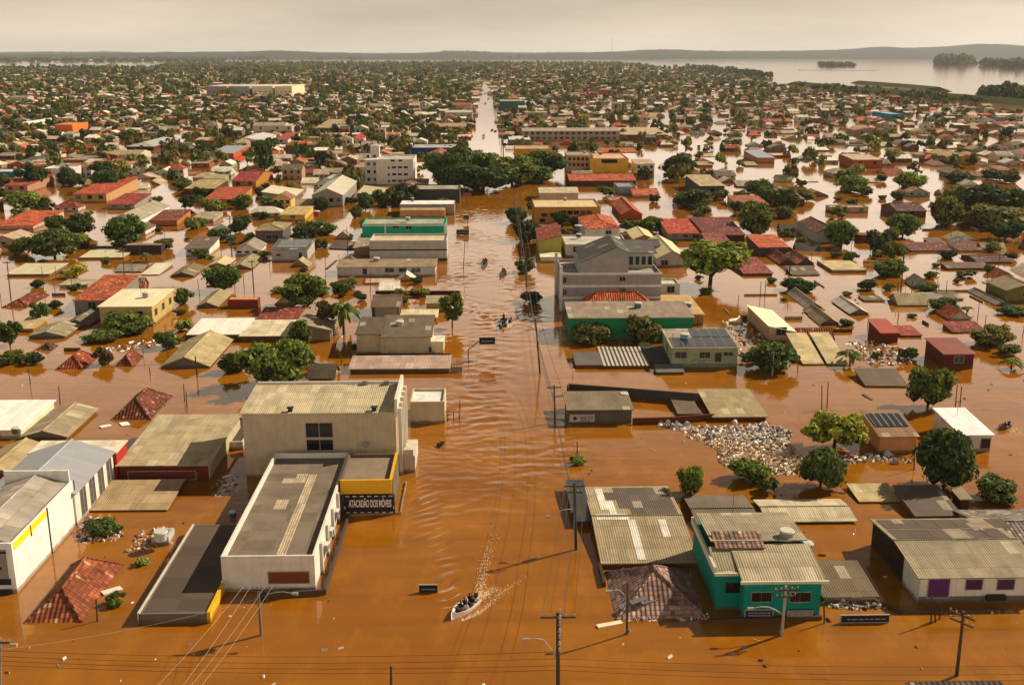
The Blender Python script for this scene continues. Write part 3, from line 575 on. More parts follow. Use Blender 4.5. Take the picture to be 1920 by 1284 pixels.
 ('tan flat roof right of green hall', 1250, 1318, 610, 590, 556, 'shed', 0.2, 'a07c4c', 'bc9c64', 'fibro', 0, {}),
 ('light green house with solar roof', 1260, 1382, 690, 652, 623, 'shed', 0.5, '8f9a7a', '9a8e78', 'fibro', [(1266, 1287, 660, 671), (1312, 1331, 660, 671), (1341, 1352, 661, 678, 'door', '4a2c20'), (1357, 1374, 660, 667)], dict(side=1)),
 ('striped zinc roof left of the light green house', 1130, 1218, 691, 686, 655, 'shed', 0.3, '7a4030', 'b0a48c', 'metal', 0, {}),
 ('grey and red lean-to at the street corner', 1082, 1128, 690, 684, 665, 'shed', 0.3, '8a2c20', '5a5650', 'metal', 0, {}),
 ('dark membrane awning against the light green house', 1219, 1256, 684, 678, 656, 'shed', 0.5, '4a443c', '4b4945', 'memb', 0, dict(name='awning', cat='awning')),
 ('grey slab awning before the light green house', 1232, 1282, 702, 698, 687, 'shed', 0.3, '4a443c', '6a665e', 'memb', 0, dict(name='awning', cat='awning')),
 ('dark workshop with white notice board by the avenue', 1066, 1184, 794, 768, 739, 'shed', 0.3, '57534c', '7a6a54', 'fibro', 0, dict(name='workshop', cat='building')),
 ('tan roofed brick shed beside the rubbish heap', 1338, 1436, 789, 781, 736, 'shed', 0.4, '7a3a28', '9a8a64', 'fibro', 0, dict(brick=True, name='shed', cat='shed')),
 ('small brown roof inside the flooded brick yard', 1272, 1312, 780, 776, 748, 'shed', 0.3, BR, '6a5a48', 'fibro', 0, {}),
 ('wide patched roof of white and brown sheets awash', 1131, 1306, 1062, 1054, 914, 'gx', 0.7, '8a7c66', '9d8c6c', 'fibro', 0, dict(name='hall', cat='building')),
 ('brown awash roof behind the teal house', 1314, 1428, 1000, 996, 930, 'gx', 0.5, BR, '6f6252', 'fibro', 0, {}),
 ('cream corrugated roof awash right of teal house', 1440, 1602, 980, 976, 938, 'gx', 0.4, 'a08c6c', 'bcae90', 'fibro', 0, {}),
 ('white house with purple door and two purple windows', 1720, 1955, 1130, 1081, 974, 'gx', 0.7, 'd2cabc', '94866c', 'fibro', [(1742, 1777, 1085, 1119, 'door', '5a2460'), (1812, 1840, 1086, 1104, 'window', '4a2040'), (1871, 1900, 1086, 1104, 'window', '4a2040')], {}),
 ('brown patched roof behind the purple door house', 1718, 1798, 975, 966, 921, 'shed', 0.6, '6a5c50', '63544a', 'fibro', 0, {}),
 ('dark lean-to box beside brown patched roof', 1800, 1816, 955, 935, 925, 'shed', 0.2, '4a2c20', '8a7a5c', 'fibro', 0, dict(name='lean_to', cat='building')),
 ('large grey tiled roof at the right edge', 1885, 2060, 1062, 1050, 956, 'gx', 1.4, '7a7268', '857a70', 'tile', 0, {}),
 ('small tan corrugated roof awash before the round tree', 1612, 1688, 942, 940, 912, 'shed', 0.3, BR, 'b3a070', 'fibro', 0, {}),
 ('wrecked shack with broken patched roof beside teal house', 1546, 1640, 1128, 1117, 1063, 'shed', 0.5, 'b8a890', '6f5e48', 'fibro', 0, dict(name='shack', cat='shack')),
 ('small orange house with solar panels and tan roof', 1648, 1716, 849, 818, 784, 'shed', 1.0, 'c08a58', '8a6a4c', 'fibro', 0, {}),
 ('white house with white roof and dark balcony', 1800, 1856, 846, 815, 774, 'shed', 0.6, 'c2b8b0', 'e2e2e0', 'metal', [(1804, 1817, 818, 834), (1840, 1855, 822, 840, 'balcony', '2a1c18')], {}),
 ('pinkish tall house with curved pale roof', 1441, 1489, 641, 612, 573, 'shedx', -1.0, 'b89878', 'dccfae', 'metal', [(1456, 1474, 614, 628)], {}),
 ('cream steep sloping roof, left one of a pair', 1506, 1543, 684, 682, 650, 'shed', 2.4, '7a7468', 'c8b284', 'memb', 0, {}),
 ('cream steep sloping roof, right one of a pair', 1552, 1588, 684, 682, 650, 'shed', 2.5, '7a7468', 'ccb688', 'memb', 0, {}),
 ('dark red shack on posts near the right edge', 1768, 1824, 691, 664, 641, 'shed', 0.6, '5a241a', '7c3020', 'metal', 1, dict(name='shack', cat='shack')),
 ('red roofed hut by the drifting rubbish', 1651, 1683, 642, 624, 607, 'shed', 0.8, '6a281c', 'a0402a', 'metal', 0, dict(name='shack', cat='shack')),
 ('broken red roof right of the red hut', 1690, 1728, 632, 629, 615, 'shed', 0.4, BR, '9c4630', 'tile', 0, {}),
 ('white grey gable roof tip in open water', 1512, 1540, 578, 576, 548, 'gy', 1.0, '6a6258', 'b0a48c', 'fibro', 0, {}),
 ('tan gable roof tip before the white grey one', 1540, 1572, 609, 606, 580, 'gy', 1.0, '6a5c50', '9a8a68', 'fibro', 0, {}),
 ('white edged gable roof tip right of palm stump', 1594, 1628, 590, 587, 563, 'gy', 0.9, '6a6258', 'c8c0b0', 'fibro', 0, {}),
 ('cream flat roof awash behind the bushes', 1560, 1625, 511, 506, 488, 'flat', 0, 'a89478', 'c4ae80', 'memb', 0, dict(par=0.1)),
 ('narrow grey roof edge jutting from right water', 1868, 1892, 573, 571, 545, 'gy', 0.6, '7a7064', '857a68', 'fibro', 0, {}),
 ('tiny brown roof tip in open right water', 1772, 1806, 563, 561, 551, 'shed', 0.5, BR, '6a5c4c', 'fibro', 0, {}),
 ('olive green house at the right edge', 1884, 1960, 566, 544, 527, 'gy', 1.2, '6a6a34', '8a7a5c', 'fibro', 1, {}),
 ('long maroon roof awash, left one', 1708, 1786, 473, 470, 460, 'shed', 0.8, 'b8a890', '7a3c34', 'tile', 0, {}),
 ('long maroon roof awash, right one', 1798, 1850, 473, 470, 460, 'shed', 0.8, 'b8a890', '74403a', 'tile', 0, {}),
 ('purple brown roof awash near right edge', 1832, 1898, 494, 491, 478, 'gx', 0.7, BR, '5f443e', 'tile', 0, {}),
 ('narrow brown roof line among the right bushes', 1776, 1858, 506, 503, 497, 'shed', 0.6, BR, '6a5444', 'fibro', 0, {}),
 ('dull red roof awash right of spreading tree', 1396, 1448, 517, 513, 489, 'shed', 0.8, BR, '8a4034', 'tile', 0, {}),
 ('pink tiled gable, left one, beside utility pole', 1462, 1490, 497, 494, 468, 'gy', 1.3, '4a4038', 'b06a4c', 'tile', 0, {}),
 ('pink tiled gable, right one, beside utility pole', 1496, 1526, 497, 494, 466, 'gy', 1.3, '4a4038', 'b06e50', 'tile', 0, {}),
 ('orange roofed house with black side wall', 1424, 1478, 480, 464, 446, 'shed', 0.8, '4a443e', 'c05a30', 'tile', 1, {}),
 ('maroon roofed house with grey chimney', 1322, 1396, 455, 441, 418, 'shed', 1.6, '4a3028', '74322e', 'tile', 0, {}),
 ('bright red roofed house left of maroon roof', 1254, 1314, 451, 438, 419, 'shed', 1.3, '857c74', 'b8402a', 'tile', 3, {}),
 ('steep rust roof with white edges before maroon house', 1346, 1388, 484, 476, 449, 'shed', 1.6, BR, '8a4430', 'tile', 0, {}),
 ('yellow green gable house with rusty roof on the avenue', 1012, 1052, 482, 452, 428, 'shedx', 1.4, 'a8a050', '8a3c28', 'tile', 0, {}),
 ('cream awning below the yellow green gable house', 1014, 1052, 492, 482, 474, 'flat', 0, 'd8caa0', 'd8ccb0', 'memb', 0, dict(par=0.05, name='awning', cat='awning')),
 ('white house with orange hip roof', 1096, 1160, 455, 428, 407, 'hip', 1.5, 'c8c2b8', 'c05c32', 'tile', [(1136, 1146, 432, 441)], {}),
 ('long grey terrace base under the orange hip roof', 1060, 1178, 482, 458, 440, 'flat', 0, 'b0aaa0', 'c2b8a8', 'memb', 3, {}),
 ('orange office building with band of windows', 1002, 1126, 421, 388, 373, 'flat', 0, 'b07a34', 'c8b080', 'metal', [(1052, 1062, 395, 402), (1064, 1074, 395, 402), (1076, 1086, 395, 402), (1088, 1098, 395, 402), (1100, 1110, 395, 402), (1015, 1026, 400, 407), (1032, 1042, 400, 407), (1012, 1022, 410, 417), (1062, 1076, 410, 416), (1084, 1098, 410, 416)], dict(name='office_building', cat='building')),
 ('cream roofed hall behind the orange office', 1012, 1084, 378, 362, 352, 'gx', 1.0, 'b8a88c', 'c2ae90', 'fibro', 0, dict(name='hall', cat='building')),
 ('long orange tiled hall with dark wall', 1068, 1192, 350, 339, 328, 'gx', 1.5, '4a342c', 'b8562c', 'tile', 0, dict(name='hall', cat='building')),
 ('tan apartment building with two rows of round topped windows', 1064, 1112, 324, 291, 284, 'flat', 0, 'c49a70', 'a09484', 'memb', [(1066 + i * 8, 1071 + i * 8, y, y + 6) for i in range(6) for y in (295, 306)], dict(name='apartment_block', cat='apartment block')),
 ('bright yellow building with pink roof', 1106, 1178, 326, 297, 287, 'flat', 0, 'd8a63a', 'd2a890', 'memb', [(1128, 1158, 299, 306)], dict(name='shop', cat='shop')),
 ('orange yellow block beside the park trees', 966, 1034, 305, 279, 272, 'flat', 0, 'c88a24', 'b09a80', 'memb', 2, dict(name='shop', cat='shop')),
 ('long two storey school with rows of dark windows', 980, 1162, 264, 246, 240, 'gx', 0.6, '9a8a74', '9a8c78', 'fibro', [(984 + i * 11, 990 + i * 11, y, y + 4) for i in range(16) for y in (248, 257)], dict(name='school', cat='school')),
 ('long brown hall right of the school', 1166, 1252, 262, 253, 243, 'shed', 1.2, '6a3c2c', 'b09878', 'fibro', 0, dict(name='hall', cat='building')),
 ('grey blue house with slanted wall behind pink roofs', 1158, 1192, 365, 350, 342, 'flat', 0, '8a8c94', '9a948c', 'memb', 0, {}),
 ('salmon roof awash, farther one, behind white hip house', 1188, 1236, 371, 366, 356, 'gx', 1.3, 'b89070', 'c2643c', 'tile', 0, {}),
 ('salmon gable roof, nearer one, behind white hip house', 1166, 1204, 412, 402, 380, 'gy', 1.8, '9a4a34', 'bc5c38', 'tile', 0, {}),
 ('cream gable cottage left of spreading tree', 1188, 1228, 457, 448, 432, 'gy', 1.1, 'a0743c', 'd0bc88', 'metal', 0, {}),
 ('barrel roofed hall behind the spreading tree', 1232, 1288, 500, 484, 453, 'gy', 1.8, 'bab4aa', 'cbb888', 'metal', [(1240, 1252, 488, 497)], dict(name='hall', cat='building')),
 ('grey wall house with patchy tan roof and dark front', 1312, 1358, 368, 349, 332, 'shed', 0.8, '45484c', 'a8946c', 'fibro', 1, {}),
 ('grey blue flat hall by far right street', 1420, 1452, 306, 296, 286, 'shed', 1.0, 'a8765c', '8a919c', 'metal', 0, dict(name='hall', cat='building')),
 ('rust roofed bungalow before the dark gable house', 1388, 1446, 395, 388, 373, 'shed', 1.2, 'b09a80', 'a85a3a', 'tile', 1, {}),
 ('dark gable house with two white windows', 1464, 1508, 388, 374, 360, 'shed', 1.3, '4a403a', '6a5844', 'tile', [(1471, 1482, 375, 381, 'window', 'c8c2b8'), (1486, 1497, 375, 381, 'window', 'c8c2b8')], {}),
 ('grey green gable house with brown roof by tall bush', 1528, 1580, 456, 436, 417, 'gy', 1.6, '9aa08c', '6a3c30', 'tile', 1, {}),
 ('brown walled box shed beside tall bush', 1612, 1668, 455, 441, 436, 'flat', 0, '5a2c22', '7a4034', 'memb', 0, dict(name='shed', cat='shed', par=0.1)),
 ('long tan walled garage with two dark openings', 1556, 1628, 399, 388, 384, 'flat', 0, 'b09c84', 'd0c4ac', 'memb', [(1588, 1593, 391, 395), (1612, 1619, 391, 397)], {}),
 ('maroon house with upper storey beside round trees', 1682, 1736, 408, 396, 384, 'gx', 1.5, '6a4a3c', '5f3c34', 'tile', 1, {}),
 ('ochre hall with tan gable by the far right', 1786, 1838, 308, 297, 285, 'gy', 1.6, 'c09038', 'a88a60', 'fibro', 1, dict(name='hall', cat='building')),
 ('light blue two storey house by the far levee', 1668, 1696, 224, 214, 209, 'flat', 0, '3a86b0', '9ab0b8', 'memb', 2, {}),
 ('bright orange block among left trees', 104, 137, 250, 234, 229, 'flat', 0, 'd8702c', 'c08a5c', 'memb', 0, dict(name='shop', cat='shop')),
 ('white gabled house with red roof far left', 20, 38, 243, 233, 224, 'shedx', 1.2, 'ccd4c4', '9c342c', 'tile', 0, {}),
 ('grey roofed hall with orange end wall', 395, 438, 298, 288, 277, 'shed', 1.0, 'b84a2c', '8a8c90', 'metal', 0, dict(name='hall', cat='building')),
 ('white roofed sports hall left of centre', 440, 490, 272, 264, 253, 'gy', 1.4, 'c8c4bc', 'b8b4ac', 'metal', 0, dict(name='hall', cat='building')),
 ('grey hip roofed hall far left of centre', 238, 288, 283, 275, 261, 'hip', 1.6, '4a2c24', 'a09c98', 'metal', 2, dict(name='hall', cat='building')),
 ('dark green walled depot by the far avenue', 937, 984, 210, 190, 186, 'flat', 0, '3f5a4a', '8a9488', 'memb', 0, dict(name='depot', cat='warehouse')),
 ('blue green low store before the school', 954, 996, 272, 262, 255, 'flat', 0, '6c7a72', 'd0ccc0', 'memb', 0, dict(name='store', cat='shop', par=0.2)),
 ('crimson roofed house behind the white apartment block', 652, 675, 273, 264, 254, 'gy', 1.6, 'c0b4a4', 'a82c2c', 'tile', 1, {}),
 ('light blue fronted house left of crimson roof', 620, 646, 250, 240, 234, 'flat', 0, '4a8ab8', 'b8b0a4', 'memb', 1, {}),
 ('tan gabled house left of light blue front', 590, 620, 250, 240, 227, 'shed', 1.2, '8a6a4c', 'b89a74', 'tile', 2, {}),
 ('red roofed white house in left trees', 515, 540, 270, 262, 252, 'shed', 1.0, 'c8bcae', 'b0402c', 'tile', 1, {}),
]
T += [
 ('small white tank hut standing in the left flood water', 285, 317, 1022, 1006, 994, 'flat', 0, 'b8b0a4', '9a9284', 'memb', 0, dict(name='hut', cat='shed', par=0.1)),
 ('white gable roof tip at the very bottom edge', 868, 946, 1352, 1334, 1316, 'gy', 0.7, 'c8c2b8', 'd8d4cc', 'metal', 0, {}),
 ('dark roof with white edge at the bottom right edge', 1722, 1895, 1352, 1318, 1288, 'shed', 0.2, 'd0cac0', '4a3e36', 'tile', 0, {}),
 ('narrow black sheet beside the patched roof pole', 1078, 1104, 986, 976, 908, 'shed', 0.4, '2e2a28', '2c2b2c', 'metal', 0, dict(name='awning', cat='awning')),  # dark strip, built as a low sloping sheet
]
BL = {}
for i, r in enumerate(T):
    b = house(*r[:12], **r[12]); BL[r[0]] = b
def bl(s): return next(v for k, v in BL.items() if s in k)

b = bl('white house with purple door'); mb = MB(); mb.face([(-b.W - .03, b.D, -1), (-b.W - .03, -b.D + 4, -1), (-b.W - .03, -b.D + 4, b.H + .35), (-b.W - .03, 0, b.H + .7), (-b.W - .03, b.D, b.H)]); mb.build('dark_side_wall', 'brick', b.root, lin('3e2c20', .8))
mb = MB(); rr = random.Random(9); kf = lambda y: b.H + .7 - abs(y) * .7 / b.D + .135
for i in range(14):
    x_ = -b.W + (i % 7) * 1.9 + .2; y_ = 0.4 + (i // 7) * b.D * .48; l_ = b.D * .44
    if rr.random() < .7: mb.slab([(x_, y_, kf(y_)), (x_ + 1.8, y_, kf(y_)), (x_ + 1.8, y_ + l_, kf(y_ + l_)), (x_, y_ + l_, kf(y_ + l_))], .03)
mb.build('dark_roof_sheets', 'fibro', b.root, lin('5a4c40', .9))
b = bl('wide patched roof'); kf = lambda y: b.H + .7 - abs(y) * .7 / b.D + .135
for nm, col, rects in (('dark_roof_sheets', '5c5148', ((-.35, .98, .25, .97), (-.62, -.35, .55, .8), (-.1, .98, .02, .25))), ('pale_roof_sheets', 'd8d0c0', ((-.8, -.62, .2, .95), (-.62, -.45, .0, .5), (-.95, -.2, -.1, .05), (-.25, -.08, -.97, -.1), (.45, .62, -.5, -.1)))):
    mb = MB()
    for x0, x1, y0, y1 in rects: mb.slab([(x0 * b.W, y0 * b.D, kf(y0 * b.D)), (x1 * b.W, y0 * b.D, kf(y0 * b.D)), (x1 * b.W, y1 * b.D, kf(y1 * b.D)), (x0 * b.W, y1 * b.D, kf(y1 * b.D))], .03)
    mb.build(nm, 'fibro', b.root, lin(col, .95))

b = bl('wide beige roofed'); mb = MB(); mb.box(b.W + .02, b.W + .1, -b.D, b.D, -1, b.H - .05); mb.build('side_wall', 'wall', b.root, lin('b8a888', .9))

b = bl('long black roofed shed'); mb = MB(); mb.box(-b.W - .12, -b.W + .08, -b.D, b.D, -1, b.H + .12); mb.build('white_kerb', 'wall', b.root, lin('c8bca8', .9))
mb = MB(); mb.box(b.W - .05, b.W + .25, -b.D - .05, -b.D + 5.5, -1, b.H + .15); mb.build('yellow_parapet', 'wall', b.root, lin('d8a820', .9)); mb = MB(); mb.box(b.W - .05, b.W + .25, -b.D + 5.5, -b.D + 9, -1, b.H + .35); mb.build('parapet', 'wall', b.root, lin('cfc8ba', .9))
b = bl('white house with purple door'); mb = MB(); mb.box(-b.W, b.W, -b.D - .06, -b.D - .02, -1, .75); mb.build('base_band', 'wall', b.root, lin('6a645e', .9))
for u in (.15, .3): mb = MB(); mb.box(u * b.W - .45, u * b.W + .45, -b.D - .45, -b.D - .06, .45, .95, bottom=True); mb.build('air_conditioner', 'dark', b.root)
# ---------------------------------------------------------------- details on table buildings
def panels(b, u0, u1, v0, v1, n, rows, zf):
    for i in range(n):
        for j in range(rows):
            a = u0 + (u1 - u0) * (i + 0.04) / n; c = u0 + (u1 - u0) * (i + 0.96) / n; e = v0 + (v1 - v0) * (j + 0.03) / rows; f = v0 + (v1 - v0) * (j + 0.97) / rows
            mb = MB(); mb.slab([(a, e, zf(e)), (c, e, zf(e)), (c, f, zf(f)), (a, f, zf(f))], 0.06); o = mb.build('solar_panel', 'solar', b.root)
            fr = MB(); [fr.slab([(x, e, zf(e) + 0.012), (x + 0.05, e, zf(e) + 0.012), (x + 0.05, f, zf(f) + 0.012), (x, f, zf(f) + 0.012)], 0.03) for x in (a, c - 0.05)]; fr.build('frame', 'frame', o)
b = bl('light green house'); k = 0.5 / (2 * b.D); zf = lambda v: b.H + (v + b.D) * k + 0.2
panels(b, -b.W * 0.98, b.W, -b.D, 0.1, 6, 1, zf); panels(b, -b.W * 0.2, b.W, 0.2, b.D, 4, 1, zf)
mb = MB(); mb.box(-b.W - 0.05, b.W + 0.05, -b.D - 0.35, -b.D - 0.02, 0.5, 0.75, bottom=True); mb.build('ledge', 'wall', b.root, lin('7f8a6c', 0.8))
for u in (-0.3, 0.05):
    mb = MB(); mb.box(u * b.W - 0.4, u * b.W + 0.4, -b.D - 0.4, -b.D - 0.02, 0.95, 1.45, bottom=True); mb.build('air_conditioner', 'frame', b.root)
b = bl('small orange house with solar'); k = 1.0 / (2 * b.D); zf = lambda v: b.H + (v + b.D) * k + 0.22; panels(b, -b.W * 0.95, b.W * 0.95, -b.D * 0.35, b.D * 0.75, 5, 1, zf)
b = bl('grey two storey house with solar'); k = 0.6 / (2 * b.D); zf = lambda v: b.H + (v + b.D) * k + 0.22; panels(b, -b.W * 0.8, b.W * 0.9, -b.D * 0.8, b.D * 0.7, 8, 2, zf)
b = bl('bright turquoise'); W, D, H = b.W, b.D, b.H
mb = MB(); mb.box(-W - 0.1, W + 0.3, -D - 0.12, -D - 0.02, H * 0.86, H * 0.94, bottom=True); mb.box(-W * 0.45 - .2, -W * 0.45 + .2, -D - 0.14, -D - 0.02, 0, H); mb.box(W - 0.5, W + 0.25, -D - 0.14, -D - 0.02, 0, H); mb.build('trim', 'wall', b.root, lin('dfe4d8', 0.85))
b = bl('pale grey warehouse'); mb = MB(); mb.box(-b.W, b.W + 0.1, -b.D - 0.1, -b.D - 0.02, b.H * 0.52, b.H * 0.58, bottom=True); mb.box(-b.W, b.W + 0.1, -b.D - 0.14, -b.D - 0.02, 0.3, 0.7, bottom=True); mb.build('trim', 'dark', b.root)
b = bl('dark workshop'); u0, z1 = b.loc(1068, 777); u1, z0 = b.loc(1115, 790); mb = MB(); mb.box(u0, u1, -b.D - 0.12, -b.D - 0.02, z0, z1, bottom=True); nb_ = mb.build('notice_board', 'paint', b.root, lin('b8b2ac', 0.8))
mb = MB(); cx_, cz_ = u0 + 0.75, (z0 + z1) / 2; mb.face([(cx_ - 0.35, -b.D - 0.14, cz_), (cx_, -b.D - 0.14, cz_ - 0.35), (cx_ + 0.35, -b.D - 0.14, cz_), (cx_, -b.D - 0.14, cz_ + 0.35)]); mb.build('emblem', 'dark', nb_); mb = MB()
for i, z in enumerate((z1 - 0.28, z1 - 0.5, z1 - 0.72, z1 - 0.92)):
    x_ = u0 + 1.5
    while x_ < u1 - 0.3 - 0.4 * (i == 3): k = 0.25 + 0.35 * random.random(); mb.box(x_, min(x_ + k, u1 - 0.2), -b.D - 0.135, -b.D - 0.12, z - 0.05, z + 0.05, bottom=True); x_ += k + 0.12
mb.build('print', 'dark', nb_)
b = bl('bright white flat'); b = bl('wide beige roofed'); 
# flooded brick yard walls by the workshop
wallrun('dark brick yard wall behind the workshop', [(1064, 742), (1066, 738), (1160, 745), (1310, 757)], 1.6, 0.25, '4a4640', 'yard_wall')
wallrun('low red brick yard wall above the rubbish heap', [(1186, 795), (1262, 793), (1338, 787)], 0.9, 0.3, '7a3c2a', 'yard_wall', 'brick')
wallrun('dark wall behind the low pink stained roof', [(668, 668), (844, 668), (846, 690)], 0.5, 0.25, '4a3026', 'yard_wall')
wallrun('long dark wall across the yard by the avenue', [(704, 553), (862, 553), (862, 566)], 0.9, 0.3, '5a3a2a', 'yard_wall', 'brick')
wallrun('low black boundary wall by the awash patched roof', [(1124, 1062), (1133, 1100)], 0.5, 0.3, '3a342e', 'boundary_wall')
wallrun('low wall before the teal house', [(1325, 1167), (1540, 1160)], 0.35, 0.3, '4a3c30', 'boundary_wall')
wallrun('low wall before the white house with purple door', [(1640, 1128), (1690, 1150), (1870, 1146)], 0.3, 0.3, '5a5048', 'boundary_wall')
# --- teal house
b = house('teal house with tan ribbed roofs and three barred windows', 1392, 1536, 1158, 1088, 1040, 'shed', 0.9, '0b8272', 'a4977a', 'fibro', [(1410, 1445, 1110, 1127), (1482, 1518, 1110, 1127)]); W, D, H = b.W, b.D, b.H
x0_ = at(1340, 1143).x - b.cx; yb_ = at(1340, 1143).y - b.cy; yk_ = at(1340, 978, H).y - b.cy
mb = MB(); mb.box(x0_, -W, yb_, yk_, -1.5, H); mb.box(-W, W, D, yk_, -1.5, H + 0.9); mb.build('rear_wall', 'wall', b.root, lin('0b8272', 0.8))
mb = MB(); mb.slab([(x0_ - .1, yb_ - .3, H + 0.12), (-W - 0.3, yb_ - .3, H + 0.12), (-W - 0.3, D, H + 0.95), (x0_ - .1, D, H + 0.95)]); mb.slab([(x0_ + .2, D + 0.4, H + 1.35), (W + 0.2, D + 0.4, H + 1.35), (W + 0.2, yk_, H + 1.0), (x0_ + .2, yk_, H + 1.0)]); mb.build('rear_roof', 'fibro', b.root, lin('a4977a', 0.8))
mb = MB(); mb.box(x0_ - 0.3, x0_ - 0.05, yb_, yk_, H - 0.1, H + 0.6); mb.box(x0_ - .3, -W - 0.3, yb_ - 0.5, yb_ - 0.3, H - 0.08, H + 0.2); mb.box(-W - 0.5, W + 0.5, -D - 0.55, -D - 0.35, H - 0.08, H + 0.18); mb.build('gutter', 'wall', b.root, lin('d8d0bc', 0.8))
mb = MB(); mb.slab([(x0_ + 0.5, D - 0.6, H + 1.1), (x0_ + 5.2, D - 0.6, H + 1.1), (x0_ + 5.2, D + 2.0, H + 1.6), (x0_ + 0.5, D + 2.0, H + 1.6)], 0.12); mb.build('porch_roof', 'tile', b.root, lin('8a6a58', 0.8))
u0, z1 = b.loc(1346, 1094); u1, z0 = b.loc(1380, 1111)
mb = MB(); mb.box(x0_ + 0.9, x0_ + 2.7, yb_ - 0.08, yb_ + 0.02, H - 2.0, H - 1.0, bottom=True); wo2 = mb.build('window', 'glass', b.root)
for wobj in [c for c in b.root.children if c.name.startswith('window')]:
    mb = MB(); co = [Vector(v) for v in wobj.bound_box]; a_, c_ = min(v.x for v in co), max(v.x for v in co); y_ = min(v.y for v in co); za, zb = min(v.z for v in co), max(v.z for v in co)
    for i in range(7): mb.box(a_ + (c_ - a_) * i / 6 - 0.02, a_ + (c_ - a_) * i / 6 + 0.02, y_ - 0.1, y_ - 0.06, za, zb, bottom=True)
    mb.build('bars', 'dark', wobj)
OCC.append((b.cx + x0_, b.X1, b.Y0, b.cy + yk_))
tank('round water tank on the teal house roof edge', 1474, 1012, b.H + 0.9, 0.7, 0.95); tank('round water tank standing in water right of teal house', 1511, 1033, 0.2, 0.7, 0.9)
tank('grey tank on the green hall roof', 1196, 578, bl('green painted hall').H + 0.3, 0.7, 1.0, '4a6a68'); tank('dish shaped tank on the light green house', 1283, 634, bl('light green house').H + 0.5, 0.75, 0.7, '8fa3a8')
tank('grey tank on the workshop yard wall', 1170, 748, 1.6, 0.6, 0.8); tank('dark tank on a post left of grey gable roof', 30, 812, 1.6, 0.55, 0.7, '5a5550')
tank('white tank on the hut in the left flood water', 302, 1012, bl('small white tank hut').H, 0.7, 0.9, 'c8c8c4'); tank('blue barrel floating beside the black roofed shed', 437, 972, -0.3, .4, .8, '2a5a9a', None)
tank('red tank on the yellow house roof', 594, 405, 3.2, 1.0, 1.4, 'a02c28'); tank('blue tank on the terrace base', 1084, 432, 3.5, 1.0, 1.3, '2a6a9a')
# --- grey four storey building
b = house('large grey four storey building with white floor bands and gabled top', 1054, 1238, 585, 513, 486, 'flat', 0, '8f8b88', 'a09a90', 'memb', [(1162, 1172, 519, 527), (1162, 1172, 541, 549), (1056, 1062, 520, 530), (1056, 1062, 543, 553)], name='apartment_building', cat='building', par=0.6); W, D, H = b.W, b.D, b.H
def zl(r): return atY(1146, r, b.Y0).z
mb = MB()
for r0, r1 in ((511, 515), (534, 538), (556, 560)): mb.box(-W - 0.15, W + 0.15, -D - 0.18, -D - 0.02, zl(r1), zl(r0), bottom=True)
mb.box(-W - 0.6, -W - 0.02, -D, -D + 0.5, -1, H + 1.5); mb.box(-W - 0.6, -W - 0.02, D - 0.5, D, -1, H + 1.5); mb.build('floor_band', 'wall', b.root, lin('d8d4cc', 0.85))
mb = MB(); ux = lambda x: b.loc(x, 512)[0]; za = zl(470) - 0.5
pts = [(ux(1085), H), (ux(1178), H), (ux(1178), H + 4.2), (ux(1156), H + 5.2), (ux(1092), H + 2.4)]
mb.face([(x, -D + 0.05, z) for x, z in pts]); mb.face([(x, D - 1, z) for x, z in pts[::-1]])
for i in range(5): j = (i + 1) % 5; mb.face([(pts[i][0], D - 1, pts[i][1]), (pts[j][0], D - 1, pts[j][1]), (pts[j][0], -D + 0.05, pts[j][1]), (pts[i][0], -D + 0.05, pts[i][1])][::-1])
mb.build('penthouse_wall', 'wall', b.root, lin('a09c98', 0.8))
mb = MB(); x1_, x2_, x3_ = ux(1089), ux(1156), ux(1182); mb.slab([(x1_, -D - 0.1, H + 2.5), (x2_, -D - 0.1, H + 5.4), (x2_, D - 0.8, H + 5.4), (x1_, D - 0.8, H + 2.5)], 0.15); mb.slab([(x2_, -D - 0.1, H + 5.4), (x3_, -D - 0.1, H + 4.1), (x3_, D - 0.8, H + 4.1), (x2_, D - 0.8, H + 5.4)], 0.15); mb.build('penthouse_roof', 'fibro', b.root, lin('4f4d4b', 0.8))
mb = MB(); mb.box(x3_ + 0.2, W - 0.4, 0.5, D - 0.2, H - 0.7, H + 2.6); mb.build('terrace_room', 'wall', b.root, lin('b8b2a4', 0.8))
mb = MB(); mb.slab([(x3_, 0.1, H + 2.7), (W + 0.3, 0.1, H + 2.7), (W + 0.3, D + 3, H + 3.6), (x3_, D + 3, H + 3.6)], 0.15); mb.build('terrace_roof', 'fibro', b.root, lin('5f5b58', 0.8))
for i in range(4):
    x_ = x3_ + 0.8 + i * 1.3; mb = MB(); mb.box(x_, x_ + 0.8, 0.4, 0.48, H + 0.2, H + 1.9, bottom=True); mb.build('window', 'glass', b.root)
house('pale stepped rear wing right of the grey four storey building', 1240, 1274, 560, 532, 522, 'flat', 0, 'c2bcae', 'c4beb0', 'memb', 1, name='rear_wing', cat='building')
house('dark roofed rear block behind the grey four storey building', 1150, 1236, 486, 462, 452, 'gx', 1.0, '8a8684', '55504e', 'fibro', 0, name='rear_block', cat='building')
